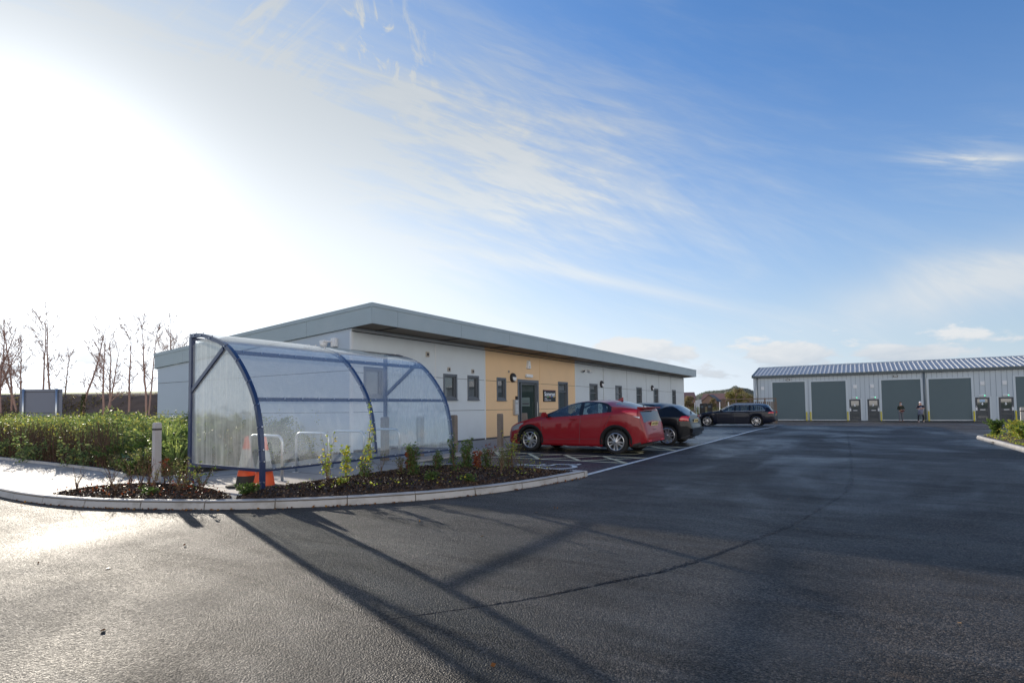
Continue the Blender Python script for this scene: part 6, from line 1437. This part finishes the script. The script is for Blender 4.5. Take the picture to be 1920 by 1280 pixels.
house(-43.0, 165, 4.4, 9, 3.9, 5.75, R(20), 'red roofed house just right of the office corner', RT)
house(-30.6, 180, 3.2, 6, 3.0, 4.7, 0, 'partly hidden house with a small red roof left of the olive trees', RT)
def round_tree(x, y, H_, w_, m, label, n_=5000, trunk=True, grp='leafy trees in front of the hill'):
    o = empty('leafy_tree', (x, y, -.6), 0, label, 'tree', grp)
    b = MB(); b.tube([(0, 0, 0), (0, 0, H_*.5)], [.18, .1], 6)
    for i in range(14): a = rnd.uniform(0, 6.28); b.tube([(0, 0, H_*rnd.uniform(.2, .5)), (math.cos(a)*w_*.35, math.sin(a)*w_*.35, H_*rnd.uniform(.6, .95))], [.07, .02], 4)
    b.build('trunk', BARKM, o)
    C_ = [(rnd.uniform(-.3, .3)*w_, rnd.uniform(-.3, .3)*w_, H_*rnd.uniform(.35, .85), rnd.uniform(.16, .3)*w_) for _ in range(9)]
    P = []
    for i in range(n_):
        c = rnd.choice(C_); v = Vector((rnd.gauss(0, 1), rnd.gauss(0, 1), rnd.gauss(0, 1))).normalized()*c[3]*rnd.uniform(.5, 1.08); P.append((c[0]+v.x, c[1]+v.y, max(.1, c[2]+v.z*.9)))
    leaves('crown', P, .26, m, o, 0, .6, .2)
OLT = leafmat('far_olive_leaf', [(0, (.10, .10, .03)), (.5, (.2, .18, .05)), (1, (.3, .25, .08))], .4); DGT = leafmat('far_dark_leaf', [(0, (.02, .035, .015)), (1, (.05, .075, .03))], .3); TNT = leafmat('far_tan_leaf', [(0, (.14, .11, .06)), (1, (.27, .21, .12))], .4)
for i, (x, y, H_, w_, m, lb) in enumerate(((-29.2, 160, 6.2, 4.2, OLT, 'olive tree left of the workshop roof edge'), (-26.6, 160, 6.4, 4.4, OLT, 'olive tree nearest the workshop wall'), (-28, 163, 7.0, 3.4, TNT, 'tallest tan tree behind the olive pair'), (-24.6, 165, 5.4, 4.2, TNT, 'tan tree half hidden by the workshop'), (-38.6, 150, 4.6, 3.0, TNT, 'pale bare looking tree left of the red roofed house'), (-32.0, 150, 4.0, 2.6, TNT, 'pale tree right of the small outbuilding'), (-39.8, 140, 3.1, 3.4, DGT, 'dark green bush between the first house and the chargers'), (-30.2, 118, 3.0, 2.4, TNT, 'low pale scrub tree before the outbuilding'), (-42.9, 150, 3.0, 3.2, DGT, 'dark green bush right at the office corner'))):
    round_tree(x, y, H_, w_, m, lb, 2600)
N = 9000; P = np.column_stack([-50+38*nr.rand(N), 105+8*nr.rand(N), -.4+1.3*nr.rand(N)**1.5]); tag(leaves('far_hedge', P, .22, leafmat('far_hedge_leaf', [(0, (.03, .045, .015)), (1, (.1, .11, .035))], .3)), 'low green hedge across the field beyond the car park', 'hedge', kind='stuff')
# hill
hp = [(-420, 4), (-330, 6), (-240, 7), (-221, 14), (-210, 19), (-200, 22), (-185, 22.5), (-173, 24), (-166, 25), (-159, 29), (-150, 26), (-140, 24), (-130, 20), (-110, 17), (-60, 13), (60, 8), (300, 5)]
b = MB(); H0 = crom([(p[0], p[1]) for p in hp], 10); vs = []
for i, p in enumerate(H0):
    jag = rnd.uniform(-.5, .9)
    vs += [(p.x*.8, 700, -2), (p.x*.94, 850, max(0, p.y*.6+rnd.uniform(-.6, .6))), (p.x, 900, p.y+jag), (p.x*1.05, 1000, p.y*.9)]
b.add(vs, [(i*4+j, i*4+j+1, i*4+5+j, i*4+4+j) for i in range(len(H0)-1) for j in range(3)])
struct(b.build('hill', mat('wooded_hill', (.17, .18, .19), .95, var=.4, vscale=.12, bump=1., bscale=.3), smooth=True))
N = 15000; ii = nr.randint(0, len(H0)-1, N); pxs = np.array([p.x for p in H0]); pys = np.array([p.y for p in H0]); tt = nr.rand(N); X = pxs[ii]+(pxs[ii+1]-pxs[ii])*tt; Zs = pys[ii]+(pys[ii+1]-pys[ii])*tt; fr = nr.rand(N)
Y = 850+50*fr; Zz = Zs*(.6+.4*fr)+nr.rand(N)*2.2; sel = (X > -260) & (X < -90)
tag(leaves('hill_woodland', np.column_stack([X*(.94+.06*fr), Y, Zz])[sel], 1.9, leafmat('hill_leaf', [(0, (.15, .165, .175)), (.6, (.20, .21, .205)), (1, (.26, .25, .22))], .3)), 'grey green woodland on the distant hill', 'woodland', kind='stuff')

# rolling land to the east, out of frame, that the glass reflects
b = MB(); vs = []
E0 = crom([(-500, 14), (-300, 9), (-150, 17), (0, 12), (120, 19), (260, 10), (420, 15), (600, 9)], 8)
for p in E0: vs += [(230, p.x, -2), (330, p.x, p.y*.5), (460, p.x, p.y), (700, p.x, p.y*.9)]
b.add(vs, [(i*4+j, i*4+j+1, i*4+5+j, i*4+4+j) for i in range(len(E0)-1) for j in range(3)])
struct(b.build('hill', mat('tan_hill', (.22, .17, .11), .95, var=.35, vscale=.02), smooth=True))
N = 16000; P = np.column_stack([26+3*nr.rand(N), -60+140*nr.rand(N), -.1+1.25*nr.rand(N)]); tag(leaves('boundary_hedge', P, .3, GR), 'boundary hedge along the east side of the yard, out of frame', 'hedge', kind='stuff')
